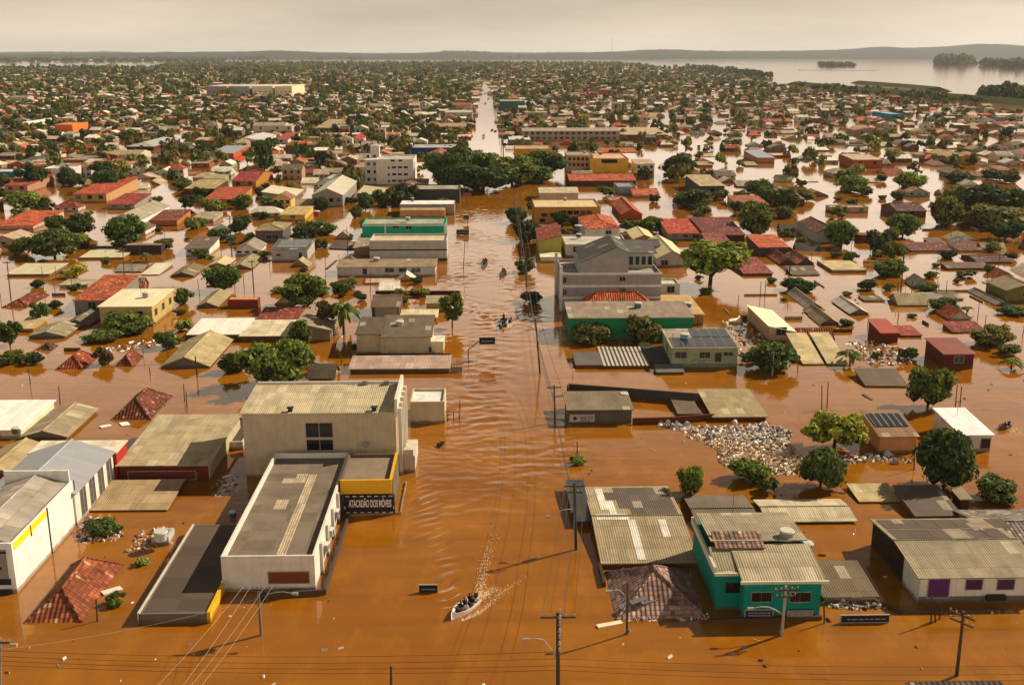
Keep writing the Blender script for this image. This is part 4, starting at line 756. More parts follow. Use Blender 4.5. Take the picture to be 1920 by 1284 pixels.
# --- white apartment block
b = house('white apartment block with rows of dark windows', 706, 776, 347, 299, 290, 'flat', 0, 'cfc8ba', 'b8b0a2', 'memb', [(x, x + 8, y, y + 4) for y in (312, 325, 337) for x in (735, 746, 757)] + [(727, 731, y, y + 4) for y in (313, 326, 338)] + [(732, 740, 299.5, 303), (747, 754, 299.5, 303)], name='apartment_block', cat='apartment block', par=0.6)
mb = MB(); x0_ = b.loc(684, 340)[0]; mb.box(x0_, -b.W, -b.D + 1, b.D + 6, -1, b.H - 0.3); mb.build('side_wing', 'wall', b.root, lin('cac4b8', 0.8)); mb = MB(); mb.box(x0_ + 1.5, x0_ + 5, 0, 4, b.H - 0.3, b.H + 4.5); mb.build('stair_tower', 'wall', b.root, lin('cfc8ba', 0.8))
for r in range(4):
    for i in range(2): mb = MB(); x_ = x0_ + 1.0 + i * 2.5; z_ = 1.5 + r * 3; mb.box(x_, x_ + 1.1, -b.D + 0.9, -b.D + 1.02, z_, z_ + 1.2, bottom=True); mb.build('window', 'glass', b.root)
# --- pale apartment row far left, hall rows
for i, (x0, x1) in enumerate(((388, 426), (430, 468), (474, 512), (516, 548))):
    house(('pale apartment slab far left, leftmost of four in a row', 'pale apartment slab far left, second of four', 'pale apartment slab far left, third of four', 'pale apartment slab far left, rightmost of four')[i], x0, x1, 182, 162, 158, 'flat', 0, ('8a8680', '8f8a82', 'cfc2a4', 'd8c8a4')[i], 'd2c6b0', 'memb', 4, name='apartment_block', cat='apartment block', group='pale apartment slabs far left', par=0.4)
# --- collapsed tile roof
b = house('collapsed grey and red tiled hip roof with torn metal sheets', 1160, 1318, 1157, 1156, 1072, 'hip', 2.6, '4a3c34', '94766a', 'tile', 0, name='collapsed_roof', cat='roof')
mb = MB(); rr = random.Random(5)
for i in range(9):
    x_ = -b.W + rr.random() * 2.2; y_ = -b.D + 0.5 + rr.random() * b.d * 0.75; a_ = rr.uniform(0.2, 0.5); l_ = rr.uniform(1.2, 2.4); z_ = 0.5 + rr.random() * 0.6
    mb.slab([(x_, y_, z_), (x_ + l_, y_ + l_ * a_, z_ + 0.3), (x_ + l_ - 0.2, y_ + l_ * a_ + 0.6, z_ + 0.35), (x_ - 0.2, y_ + 0.6, z_)], 0.04)
mb.build('torn_sheets', 'metal', b.root, lin('77777a', 0.8))
def lump(mb, p, s, rr, t=None, m=0):
    pts = [Vector((math.cos(a) * s * rr.uniform(.6, 1), math.sin(a) * s * rr.uniform(.6, 1), 0)) for a in [i * 6.283 / 6 + rr.random() for i in range(6)]]; h = s * rr.uniform(.5, 1.1)
    lo = [p + q for q in pts]; hi = [p + q * 0.62 + Vector((0, 0, h * rr.uniform(.7, 1))) for q in pts]; top = p + Vector((rr.uniform(-.2, .2) * s, 0, h * 1.2))
    for i in range(6): j = (i + 1) % 6; mb.face([lo[i], lo[j], hi[j], hi[i]], m, t); mb.face([hi[i], hi[j], top], m, t)
def plank(label, p, q, w_, color, name='floating_board'):
    a, b_ = at(*p), at(*q); d = (b_ - a); u = d.normalized(); n_ = Vector((-u.y, u.x, 0)) * w_ / 2; mb = MB(); mb.slab([-n_ + Vector((0, 0, .14)), d - n_ + Vector((0, 0, .06)), d + n_ + Vector((0, 0, .1)), n_ + Vector((0, 0, .2))], .14); tag(mb.build(name, 'paint', None, lin(color, .9), a), label, 'board')
plank('long cream plank floating before the collapsed roof', (1120, 1176), (1166, 1166), .5, 'd8cba8'); plank('white board floating near red hip roof', (188, 802), (208, 797), .7, 'd8d4cc'); plank('round white float beside the red hip roof', (226, 797), (242, 794), 1.4, 'e0e0de'); plank('white panel floating by the weed clump', (192, 1114), (228, 1102), .8, 'd0c8b8')
plank('grey plank drifting in the right water before round tree', (1618, 740), (1634, 750), .4, '5a4a3c'); plank('dark plank left of the grey solar house', (612, 505), (632, 488), .5, '3a3028')
# --- rubbish
RC = ['e8e2d8', 'e6e0d8', 'dcd6cc', 'e0d8cc', 'd2c8ba', 'c0b4a4', 'a89a88', '8a7c6a', 'c8a882', 'b08a64', '5a4c40', '3a3430', 'dcd6d0', 'a03a30', '5a6a7a', '2c2a2a', '9a9088']
def inpoly(x, y, P):
    r = False; j = len(P) - 1
    for i in range(len(P)):
        if (P[i][1] > y) != (P[j][1] > y) and x < (P[j][0] - P[i][0]) * (y - P[i][1]) / (P[j][1] - P[i][1]) + P[i][0]: r = not r
        j = i
    return r
def rubbish(label, poly, n, smin, smax, seed, name='floating_rubbish', cols=RC, flat=0.5):
    rr = random.Random(seed); mb = MB(); xa, xb = min(p[0] for p in poly), max(p[0] for p in poly); ya, yb_ = min(p[1] for p in poly), max(p[1] for p in poly); k = 0
    while k < n:
        x, y = rr.uniform(xa, xb), rr.uniform(ya, yb_)
        if not inpoly(x, y, poly): continue
        k += 1; p = at(x, y, -0.03); s = rr.uniform(smin, smax) * (1 if rr.random() < 0.85 else 1.7); t = lin(rr.choice(cols), 0.92)
        if rr.random() < flat:
            a = rr.random() * 3.14; l_ = s * rr.uniform(1, 3); d = Vector((math.cos(a), math.sin(a), 0)) * l_ / 2; q = Vector((-math.sin(a), math.cos(a), 0)) * s * 0.3; z = Vector((0, 0, rr.uniform(.04, .25)))
            mb.face([p - d - q, p + d - q, p + d + q + z, p - d + q + z], 0, t); mb.face([p - d - q, p - d + q, p + d + q, p + d - q], 0, t); mb.face([p - d - q, p - d + q + z, p - d + q], 0, t)
        else: lump(mb, p, s * 0.6, rr, t)
    o = mb.build(name, 'debris'); return tag(o, label, None, None, 'stuff')
HEAP = [(1232, 788), (1290, 800), (1345, 800), (1440, 795), (1486, 812), (1478, 830), (1502, 858), (1492, 880), (1440, 886), (1380, 878), (1352, 868), (1350, 848), (1322, 830), (1280, 818), (1236, 800)]
rubbish('heap of floating white and grey rubbish spread behind the brick yard', HEAP[:6] + [(1482, 826), (1440, 838), (1350, 822), (1280, 808), (1236, 800)], 1500, 0.14, 0.5, 11, flat=.3)
rubbish('finer cream and tan rubbish spread below the heap', [(1290, 806), (1400, 815), (1470, 822), (1510, 858), (1600, 862), (1580, 872), (1500, 876), (1490, 890), (1430, 892), (1370, 880), (1346, 866), (1346, 846), (1318, 828), (1280, 818)], 4200, 0.07, 0.24, 31, cols=['e6d6ba', 'dcc8a6', 'd2b48a', 'e8dcc8', 'b8946a', 'a8845c', 'c8b8a4', '7a6048', 'f0e6d8'], flat=.6)
rubbish('drifting rubbish line around the orange solar house', [(1500, 862), (1620, 850), (1700, 856), (1712, 872), (1640, 866), (1560, 874), (1500, 878)], 300, 0.12, 0.4, 12)
rubbish('rubbish washed against the white warehouse corner', [(150, 985), (165, 965), (205, 982), (232, 1000), (225, 1014), (160, 1020), (140, 1010)], 240, 0.1, 0.35, 13)
rubbish('broken boards and rubbish between teal house and white house', [(1540, 1128), (1640, 1128), (1665, 1142), (1560, 1142)], 160, 0.1, 0.4, 14)
rubbish('broken timber floating left of the red huts', [(1590, 640), (1650, 640), (1700, 655), (1720, 680), (1640, 690), (1590, 660)], 260, 0.2, 0.6, 15)
rubbish('rubbish drifting around the tank hut at left', [(270, 990), (320, 985), (322, 1020), (240, 1042), (232, 1035)], 120, 0.08, 0.3, 16)
rubbish('scraps of wood drifting behind the pinkish tall house', [(1350, 600), (1410, 590), (1440, 640), (1500, 660), (1380, 680)], 200, 0.2, 0.7, 17)
rubbish('debris line along the left street gardens', [(180, 655), (260, 640), (330, 630), (335, 642), (260, 655), (190, 664)], 140, 0.15, 0.5, 18)
rubbish('splintered boards along the front of the collapsed roof', [(1160, 1150), (1330, 1150), (1330, 1164), (1180, 1166)], 170, 0.08, 0.3, 19)
rubbish('scraps in the dark yard beside the beige hall', [(400, 895), (450, 890), (445, 925), (395, 935)], 80, 0.1, 0.3, 20)
rubbish('small scraps scattered over the flooded town water', [(-60, 460), (840, 460), (840, 560), (640, 700), (640, 1284), (-60, 1284)], 130, 0.06, 0.22, 21)
rubbish('small scraps scattered over the right hand flood water', [(1100, 440), (1980, 440), (1980, 1284), (1110, 1284), (1060, 700)], 300, 0.06, 0.3, 22)
bags = [(1237, 793, 'white grey rubbish bag at the left end of the heap'), (1252, 793, 'second bag from the left end of the heap'), (1266, 792, 'third bag from the left end of the heap'), (1272, 800, 'bag in front of the three end bags'), (1288, 798, 'grey bag just right of the end bags'), (1378, 792, 'big pale bag behind the heap under the tan shed'), (1432, 800, 'dark bag on the right top of heap'), (1462, 806, 'white bag near the right tip of heap'), (1480, 812, 'rightmost bag of the heap'), (1308, 820, 'large white bag along the heap lower edge'), (1330, 824, 'grey bag beside the lower edge white bag'), (1460, 850, 'grey bag in the lower right of heap'), (1620, 860, 'grey bag left under the orange solar house'), (1645, 858, 'white bag under the orange solar house'), (1664, 852, 'dark bag against the orange solar house'), (1678, 868, 'long white bag right of the orange solar house')]
for i, (x, y, l_) in enumerate(bags):
    mb = MB(); rr = random.Random(i); lump(mb, Vector((0, 0, -0.1)), 0.72, rr); o = mb.build('rubbish_bag', 'paint', None, lin(rr.choice(['c8c2ba', 'd8d0c4', 'a8a49e', '7a7672']), 0.8), at(x, y)); tag(o, l_, 'rubbish bag', 'rubbish bags on the heap')
# ---------------------------------------------------------------- trees
def norm(v): return v / np.maximum(np.linalg.norm(v, axis=-1, keepdims=True), 1e-9)
def crown_arrays(seed, ncl, nl, leaf, flatz=1.0, spread=1.0, cr=(0.26, 0.42), low=0.12):
    r = np.random.default_rng(seed); C = []; an = r.uniform(0.8, 1.15, 3)
    while len(C) < ncl:
        p = r.normal(size=3); p /= np.linalg.norm(p); q = p * (0.2 + 0.58 * r.random() ** 0.5) * an; q[2] = 0.5 + q[2] * 0.62; q[:2] *= 0.75 + 0.5 * min(1, q[2])
        if q[2] < low: continue
        C.append(q)
    C = np.array(C); rad = r.uniform(*cr, ncl); P = []; N = []; S = []
    for c, k in zip(C, rad):
        d = norm(r.normal(size=(nl, 3))); d[:, 2] = np.where(d[:, 2] < -0.3, -d[:, 2], d[:, 2])
        P.append(c + d * k * r.uniform(0.75, 1.12, (nl, 1)) * np.array([1, 1, 0.8])); N.append(norm(d + r.normal(size=(nl, 3)) * 0.55)); S.append(np.full(nl, leaf) * r.uniform(0.6, 1.4, nl))
    P, N, S = np.concatenate(P), np.concatenate(N), np.concatenate(S); P[:, 2] = np.maximum(P[:, 2], 0.0)
    T1 = norm(np.cross(N, r.normal(size=N.shape))); T2 = np.cross(N, T1); S = S[:, None]
    q = np.stack([P - T1 * S - T2 * S * .7, P + T1 * S - T2 * S * .7, P + T1 * S * .7 + T2 * S, P - T1 * S * .6 + T2 * S], 1)
    return q.reshape(-1, 3), C, rad
def crown_mesh(name, *a, core=True, **k):
    V, C, rad = crown_arrays(*a, **k); n = len(V) // 4; Qs = np.arange(n * 4, dtype=np.int32).reshape(-1, 4); mats = np.zeros(n, np.int32)
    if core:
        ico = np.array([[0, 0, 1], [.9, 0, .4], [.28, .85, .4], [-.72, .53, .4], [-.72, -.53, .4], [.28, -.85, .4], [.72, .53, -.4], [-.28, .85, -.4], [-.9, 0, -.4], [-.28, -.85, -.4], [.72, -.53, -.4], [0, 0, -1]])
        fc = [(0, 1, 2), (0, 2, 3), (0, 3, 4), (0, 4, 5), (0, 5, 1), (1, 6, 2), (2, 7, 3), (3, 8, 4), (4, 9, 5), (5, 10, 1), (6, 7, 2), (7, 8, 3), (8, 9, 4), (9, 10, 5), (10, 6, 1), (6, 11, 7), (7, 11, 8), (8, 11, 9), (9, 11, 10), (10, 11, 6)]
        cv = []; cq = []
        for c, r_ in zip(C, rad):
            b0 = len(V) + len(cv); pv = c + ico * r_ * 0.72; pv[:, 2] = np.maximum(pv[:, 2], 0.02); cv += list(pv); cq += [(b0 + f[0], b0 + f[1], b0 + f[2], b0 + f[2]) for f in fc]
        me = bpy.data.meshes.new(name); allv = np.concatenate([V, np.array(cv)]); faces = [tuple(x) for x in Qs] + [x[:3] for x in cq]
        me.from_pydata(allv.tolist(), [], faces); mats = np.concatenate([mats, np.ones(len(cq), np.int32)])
    else:
        me = bpy.data.meshes.new(name); quads_mesh(me, V.astype(np.float32), Qs, False)
    me.materials.append(M['leaf']); me.materials.append(M['core']); me.polygons.foreach_set('material_index', mats); me.update(); return me
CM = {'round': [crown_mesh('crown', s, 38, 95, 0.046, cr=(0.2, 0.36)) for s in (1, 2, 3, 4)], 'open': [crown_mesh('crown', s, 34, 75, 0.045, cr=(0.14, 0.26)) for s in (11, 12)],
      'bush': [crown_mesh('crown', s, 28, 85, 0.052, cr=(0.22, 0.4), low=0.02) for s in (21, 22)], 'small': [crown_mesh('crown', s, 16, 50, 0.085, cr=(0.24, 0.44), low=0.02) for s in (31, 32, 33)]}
for k, v in CM.items():
    for q in v: q['k'] = k
def palm_mesh():
    mb = MB(); rr = random.Random(4)
    for i in range(22):
        a = i * 2.399; e = rr.uniform(-0.2, 1.2); prev = None; L_ = rr.uniform(0.8, 1.05)
        for s in range(7):
            t = s / 6; x = L_ * t * math.cos(e) ; z = 0.72 + L_ * (t * math.sin(e) * 0.6 - 0.5 * t * t); p = Vector((math.cos(a) * x, math.sin(a) * x, z)); wv = Vector((-math.sin(a), math.cos(a), 0)) * 0.16 * math.sin(math.pi * min(1, t * 0.9 + 0.08))
            cur = (p - wv - Vector((0, 0, .07)), p, p + wv - Vector((0, 0, .07)))
            if prev: mb.face([prev[0], cur[0], cur[1], prev[1]]); mb.face([prev[1], cur[1], cur[2], prev[2]])
            prev = cur
    o = mb.build('crown', 'leaf', link=False); return o.data
CM['palm'] = [palm_mesh()]
def trunk_mesh():
    mb = MB(); mb.tube((0, 0, -0.3), (0.03, 0.02, 0.35), 0.07, 0.05, 7); rr = random.Random(8)
    for i in range(6): a = i * 1.05 + rr.random() * .5; mb.tube((0.02, 0.01, 0.18 + 0.03 * i), (math.cos(a) * .5, math.sin(a) * .5, 0.6 + rr.random() * .15), 0.035, 0.012, 5)
    o = mb.build('trunk', 'bark', link=False); return o.data
TRK = trunk_mesh()
mb = MB(); mb.tube((0, 0, -0.3), (0.02, 0.03, 0.74), 0.075, 0.05, 7); PTR = mb.build('trunk', 'bark', link=False).data
G1, G2, G3, G4, G5, G6 = '3c4a22', '4c5a26', '66702c', '7d7d34', '2e3c20', '55562e'
TREES = []
def tree(label, cx, yb, wpx, yt, kind='round', col=G1, lift=0.0, name=None, group=None, parts=True):
    g = at(cx, yb); s = (g - CP).dot(FW) / F; rad = max(0.4, wpx * s / 2); Yc = g.y + rad * 0.55; base = Vector((atY(cx, yb, Yc).x, Yc, 0)); H = max(0.5, atY(cx, yt, Yc).z)
    i = len(TREES); v = CM[kind][i % len(CM[kind])]; bush = kind in ('bush', 'small') and lift < .2; nm = name or ('bush' if bush and H < 3.2 else ('palm_tree' if kind == 'palm' else 'tree'))
    o = thing(nm, label, 'palm tree' if kind == 'palm' else ('bush' if nm == 'bush' else 'tree'), base, random.random() * 6.28, group)
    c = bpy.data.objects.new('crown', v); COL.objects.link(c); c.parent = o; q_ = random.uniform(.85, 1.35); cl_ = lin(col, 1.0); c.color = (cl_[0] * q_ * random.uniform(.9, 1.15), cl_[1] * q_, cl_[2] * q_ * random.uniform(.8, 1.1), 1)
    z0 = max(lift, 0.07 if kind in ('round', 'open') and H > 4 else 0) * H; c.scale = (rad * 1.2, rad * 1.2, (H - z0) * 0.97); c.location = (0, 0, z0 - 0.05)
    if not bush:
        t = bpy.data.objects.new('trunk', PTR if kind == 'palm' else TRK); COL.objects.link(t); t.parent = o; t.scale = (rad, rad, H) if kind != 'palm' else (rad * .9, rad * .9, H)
    OCC.append((base.x - rad * .7, base.x + rad * .7, base.y - rad * .5, base.y + rad * .5)); TREES.append(o); return o
for a in [
 ('large full tree behind the beige store block', 521, 733, 122, 643, 'round', G2, 0.05), ('round tree beside the pale patched roof', 565, 655, 44, 607, 'round', G2), ('low bush left of the large full tree', 438, 700, 44, 667, 'bush', G1),
 ('big bright green tree behind the oxide roof', 570, 580, 80, 522, 'round', G2), ('street tree by the dark pole at left', 417, 549, 64, 500, 'round', G2), ('long low bush before the long white shop row', 643, 546, 56, 525, 'bush', G1),
 ('palm among the avenue yards', 645, 632, 74, 553, 'palm', G2), ('thin bare tree beside the yard palm', 614, 625, 40, 560, 'open', '4a3a26', 0.3), ('avenue tree at the corner of the long dark wall', 848, 618, 48, 552, 'open', G2, 0.2),
 ('dark twin bush before the tan gable roof', 318, 655, 48, 621, 'bush', G1), ('broad bright bush under the yellow house', 240, 628, 80, 592, 'bush', G2), ('low bush left of the broad bright bush', 190, 643, 76, 619, 'bush', G2),
 ('bush right of the larger red roof tip', 193, 686, 34, 655, 'small', '4a3c28'), ('dark bush at the left street edge', 20, 652, 48, 596, 'open', G1, 0.05), ('flat bush at the left street edge', 22, 684, 46, 661, 'bush', G1),
 ('tall loose shrub by the cream patched roof', 78, 606, 36, 562, 'open', G2, 0.1), ('small bush in the open left water', 57, 672, 20, 660, 'small', G2), ('pale bush before the grey gable roof house', 345, 622, 34, 598, 'small', G4),
 ('dark bush beside the yellow house end', 347, 572, 32, 543, 'small', G2), ('dark round shrub left of the orange tiled house', 140, 545, 26, 530, 'small', G5), ('olive bush above the orange tiled house', 141, 523, 36, 499, 'small', G4),
 ('dark tree right of the white gable hall', 238, 462, 74, 412, 'round', G2), ('dark rounded tree left of the white gable hall', 152, 443, 62, 405, 'round', G5), ('wide dark tree group member by the left water', 104, 486, 84, 437, 'round', G1),
 ('bright yellow green tree beside the wide dark tree', 146, 466, 44, 438, 'round', G3), ('dark bush at the left below orange roofs', 38, 476, 46, 446, 'bush', G1), ('olive tree left of the orange terrace', 42, 396, 56, 363, 'round', G3),
 ('tall dark tree behind the red row house', 62, 355, 44, 313, 'round', G1), ('dark tree right of the orange terrace', 205, 362, 62, 320, 'round', G1), ('tall dark tree behind the terrace houses', 193, 335, 50, 300, 'open', G1),
 ('tall eucalyptus behind the crimson house', 497, 330, 40, 262, 'open', G1, 0.15), ('light green bush before the orange red house', 402, 398, 54, 372, 'bush', G3), ('round bush right of the orange red house', 455, 392, 36, 368, 'bush', G2),
 ('palm group beside the grey solar house', 566, 438, 40, 410, 'palm', G1), ('dark low bush right of the palms', 600, 441, 54, 418, 'bush', G1), ('dark bush left of yellow house with red tank', 491, 412, 34, 396, 'bush', G1),
 ('dark conifer bush by the low orange roof', 412, 452, 36, 431, 'small', G1), ('bush before school hall side wall', 505, 384, 40, 368, 'bush', G2), ('small palm by the dark brown shed', 275, 492, 26, 470, 'palm', G2),
 ('bush between street and white awash panel', 377, 486, 28, 468, 'small', G1), ('dark bush before grey flat roof house', 370, 426, 36, 410, 'bush', G2),
 ('first dark leafy tree before the green hall', 1106, 648, 80, 606, 'bush', G6), ('second dark leafy tree before the green hall', 1204, 645, 62, 600, 'bush', G6),
 ('big spreading light green tree with forked trunk', 1330, 543, 134, 455, 'bush', G3, 0.3), ('round dense tree in the right water', 1739, 770, 80, 688, 'round', G2), ('largest dark tree behind the brown patched roof', 1767, 924, 112, 820, 'round', G5),
 ('round dark tree beside the rubbish heap', 1537, 923, 92, 848, 'round', G1), ('feathery light green tree by the rubbish heap', 1562, 852, 116, 770, 'open', G4), ('small dark tree behind the awash brown roof', 1295, 930, 48, 874, 'round', G2),
 ('leafy bush below the rubbish heap', 1410, 906, 80, 862, 'bush', G2), ('small bush right below the heap bush', 1438, 926, 36, 896, 'small', G1), ('leaning hedge at the right edge', 1868, 948, 84, 898, 'bush', G1),
 ('bush beside the light green house', 1448, 698, 86, 650, 'bush', G1), ('tiny bush right of the light green house', 1402, 676, 32, 662, 'small', G1), ('banana palms before the cream sloping roofs', 1593, 690, 58, 650, 'palm', G2),
 ('green weed tuft floating by the avenue edge', 1083, 873, 32, 853, 'small', G3), ('floating weed clump near the annexe', 826, 838, 14, 828, 'small', G5), ('bush against the white warehouse wall', 198, 1006, 72, 976, 'bush', G1),
 ('weed clump right of the red tiled hip roof', 269, 1062, 30, 1045, 'small', G3), ('lowest weed clump by the tilted post', 217, 1138, 36, 1115, 'small', G2), ('dark oval bush in right open water', 1496, 548, 54, 525, 'bush', G5),
 ('boxy bush in right open water by awash roofs', 1624, 544, 38, 523, 'bush', G5), ('bush under the reed tree in the right water', 1668, 519, 50, 490, 'bush', G2), ('bushy tree above the right water poles', 1676, 490, 44, 452, 'open', G2),
 ('dark round shrub before the long maroon roof', 1780, 486, 36, 465, 'small', G5), ('oval bush in the middle right water', 1738, 550, 40, 531, 'bush', G1), ('lower oval bush in the middle right water', 1769, 585, 46, 561, 'bush', G1),
 ('palm stump bush in the right water', 1812, 590, 30, 571, 'palm', G2), ('broad dark bush left of grey roof edge', 1858, 650, 64, 614, 'bush', G6), ('palm crown low at the right edge', 1896, 694, 46, 668, 'palm', G2),
 ('low hedge at the far right edge of water', 1905, 592, 60, 576, 'bush', G1), ('bush row beside narrow brown roof', 1810, 521, 34, 507, 'small', G1), ('small shrub left of the bush row', 1745, 523, 22, 510, 'small', G1), ('dark bush by white gable tip', 1590, 612, 32, 597, 'small', G1),
 ('first dark huge tree of the right clump', 1850, 412, 130, 352, 'round', G5, 0.02), ('olive huge tree of the right clump', 1872, 432, 120, 386, 'bush', G6), ('round dark tree below the right clump', 1884, 452, 54, 416, 'round', G5),
 ('green tree beside the maroon upper storey house', 1692, 446, 62, 407, 'round', G2), ('tree beside the brown box shed', 1576, 466, 56, 418, 'round', G2), ('low dark hedge before the maroon houses', 1426, 414, 56, 398, 'bush', G1),
 ('round tree left of rust roofed bungalow', 1301, 390, 66, 360, 'bush', G5), ('round tree right of the grey wall house', 1422, 370, 54, 341, 'round', G1), ('tree left of the far right grey hall', 1270, 332, 70, 294, 'round', G5),
 ('green tree pair member by right street', 1600, 362, 60, 330, 'bush', G2), ('bright bush by the right street poles', 1706, 352, 50, 326, 'bush', G3), ('dark round bush by right street', 1686, 376, 30, 356, 'small', G1),
 ('dark bush left of the right clump', 1800, 344, 52, 326, 'bush', G1), ('dark bush above the right clump', 1864, 338, 52, 318, 'bush', G1), ('avenue island tree among poles', 969, 420, 38, 392, 'bush', G1), ('avenue edge tree nearer the boats', 998, 570, 42, 545, 'bush', G1),
 ('avenue edge tree beside the far poles', 985, 512, 36, 488, 'small', G1), ('green tree between pink roofs', 1222, 436, 44, 410, 'round', G2), ('bush before grey blue house', 1136, 368, 30, 350, 'small', G2),
 ('dark tree left of the charcoal store', 686, 396, 32, 366, 'round', G1), ('olive tree by the teal building street', 745, 380, 24, 362, 'small', G1),
 ('left tree of the avenue park clump', 862, 348, 104, 284, 'round', G1), ('front tree of the avenue park clump', 905, 362, 110, 310, 'round', G5), ('middle tree of the avenue park clump', 960, 350, 96, 300, 'round', G2), ('yellow green tree inside the avenue park clump', 968, 348, 48, 316, 'round', G3), ('right tree of the avenue park clump', 1016, 334, 84, 290, 'round', G1), ('back tree of the avenue park clump', 905, 318, 56, 284, 'round', G2), ('lower left tree of the avenue park clump', 842, 352, 60, 312, 'bush', G5), ('far right low tree of the park clump', 1004, 344, 60, 316, 'bush', G2)]:
    tree(*a)

b = bl('striped zinc'); mb = MB()
for i in range(11): x_ = -b.W + b.w * (i + .25) / 11; mb.slab([(x_, -b.D - .2, b.H + .12), (x_ + b.w / 22, -b.D - .2, b.H + .12), (x_ + b.w / 22, b.D + .2, b.H + .45), (x_, b.D + .2, b.H + .45)], .05)
mb.build('pale_strips', 'metal', b.root, lin('c2b8a4', .95))
for c_ in b.root.children:
    if c_.name.startswith('roof'): c_.color = lin('3c3834')

# more roof tanks, aerials and air conditioners on the middle houses
rr = random.Random(77)
for k_, q_ in (('two storey yellow house', 'black tank on the yellow house roof'), ('long low white shop row', 'small tank on the long white shop row'), ('tan flat roof right of green hall', 'tank on the tan flat roof beside the green hall'), ('orange office building', 'tank on the orange office roof'), ('bright turquoise', 'tank on the turquoise building roof'), ('charcoal store', 'tank on the charcoal store roof'), ('long grey terrace base', 'tank on the grey terrace base'), ('tan apartment building', 'tank on the tan apartment building'), ('bright yellow building', 'tank on the bright yellow building'), ('white two storey house', 'tank on the white two storey house'), ('taller beige gable end', 'tank on the taller beige gable house'), ('white roofed shop behind', 'tank on the white roofed shop'), ('bright blue walled', 'tank on the bright blue shop')):
    b = bl(k_); p = Vector((b.cx + rr.uniform(-.6, .6) * b.W, b.cy + rr.uniform(-.3, .5) * b.D, b.H + .1)); x_, y_ = proj(p); tank(q_, x_, y_, 0, rr.uniform(.55, .8), rr.uniform(.8, 1.1), rr.choice(['8f8a80', '3a6a9a', '4a5a60', 'a8a49c'])); [o for o in COL.objects if o.get('label') == q_][0].location = p
for k_ in ('light green house', 'two storey yellow house', 'orange office building', 'white house with orange', 'bright red roofed', 'grey two storey house with solar', 'white house with white roof', 'teal'):
    b = BL.get(k_) or next((v for k2, v in BL.items() if k_ in k2), None)
    if not b: continue
    mb = MB(); u, v = rr.uniform(-.6, .6) * b.W, rr.uniform(-.2, .6) * b.D; mb.tube((u, v, b.H), (u, v, b.H + 2.6), .03, n=4); mb.tube((u - .6, v, b.H + 2.5), (u + .6, v, b.H + 2.5), .02, n=4)
    for i in range(5): mb.tube((u - .5 + i * .25, v - .3, b.H + 2.5), (u - .5 + i * .25, v + .3, b.H + 2.5), .015, n=4)
    mb.build('aerial', 'dark', b.root)
# ---------------------------------------------------------------- poles
POLES = {}
def pole(key, label, bx, by, tx, ty, r=0.14, arm=None, arm2=None, lamp=None, color='5a5048', mat='conc', name='utility_pole', armang=0.0):
    g = at(bx, by) if by < 1284 or key == 'mid' else at(bx, by); t = atY(tx, ty, g.y); H = max(0.6, t.z); lean = t.x - g.x
    o = thing(name, label, 'utility pole' if name == 'utility_pole' else 'post', g, 0, 'utility poles' if name == 'utility_pole' else 'bare posts in the water')
    mb = MB(); mb.tube((0, 0, -1.5), (lean, 0, H), r, r * 0.7, 8); mb.build('pole', 'paint', o, lin(color, 0.8))
    ends = []
    for z, w_ in ((H - 0.35, arm), (H - 1.0, arm2)):
        if not w_: continue
        ca, sa = math.cos(armang), math.sin(armang); x = lean * z / H; u = Vector((ca, sa, 0)); v = Vector((-sa, ca, 0)); c = Vector((x, 0, z)) - v * 0.2
        mb = MB(); A = [c - u * w_ + v * .06, c + u * w_ + v * .06, c + u * w_ - v * .06, c - u * w_ - v * .06]; zz = Vector((0, 0, 0.14))
        mb.face([p + zz for p in A]); mb.face(A[::-1])
        for i in range(4): j = (i + 1) % 4; mb.face([A[j], A[i], A[i] + zz, A[j] + zz][::-1])
        ar = mb.build('crossarm', 'wood', o)
        for k in (-0.92, -0.45, 0.45, 0.92):
            q = c + u * w_ * k + zz; mb = MB(); mb.tube(q, q + Vector((0, 0, .18)), 0.045, 0.065, 6); mb.build('insulator', 'frame', ar); ends.append(g + q + Vector((0, 0, .18)))
    if lamp:
        lx, ly, z0 = lamp; p = atY(lx, ly, g.y - 0.3) - g; s = Vector((lean * z0 / H, 0, z0)); mid = (s + p) / 2 + Vector((0, 0, abs(p.z - z0) * .35 + .15)); mb = MB(); mb.path([s, (s + mid) / 2 + Vector((0, 0, .08)), mid, (mid + p) / 2 + Vector((0, 0, .1)), p], 0.05, 5); la = mb.build('lamp_arm', 'frame', o)
        d = Vector((1 if p.x > s.x else -1, 0, -0.1)); mb = MB(); mb.tube(p - d * 0.05, p + d * 0.5, 0.12, 0.17, 8); mb.build('lamp_head', 'frame', la)
    POLES[key] = (g, H, ends, lean, o); return o
pole('p1', 'concrete pole with bright crossarm and lamp before the white shop wing', 490, 1190, 483, 1098, 0.16, 1.4, None, (548, 1112, 3.6), '7a7268')
mb = MB(); mb.tube((0.5, -0.2, 3.5), (0.5, -0.2, 4.4), 0.32, 0.32, 12); mb.build('transformer', 'dark', POLES['p1'][4])
pole('p2', 'dark pole with street lamp arm at the bottom middle of the avenue', 1047, 1345, 1046, 1148, 0.19, 1.35, None, (992, 1198, 5.0), '3a322c')
mb = MB()
for i in range(7): z = 6.0 + i * 0.55; mb.tube((0.0, -0.25, z), (0.0, -0.25, z + 0.28), 0.1 + 0.05 * (i % 2), 0.08, 6)
mb.build('cable_junctions', 'frame', POLES['p2'][4])
pole('p3', 'dark pole with crossarm and transformer beside the patched awash roof', 1081, 1030, 1077, 905, 0.17, 1.1, 0.8, (1032, 968, 4.5), '3a342e')
mb = MB(); mb.tube((-0.45, 0, 3.2), (-0.45, 0, 4.2), 0.33, 0.33, 12); mb.build('transformer', 'dark', POLES['p3'][4])
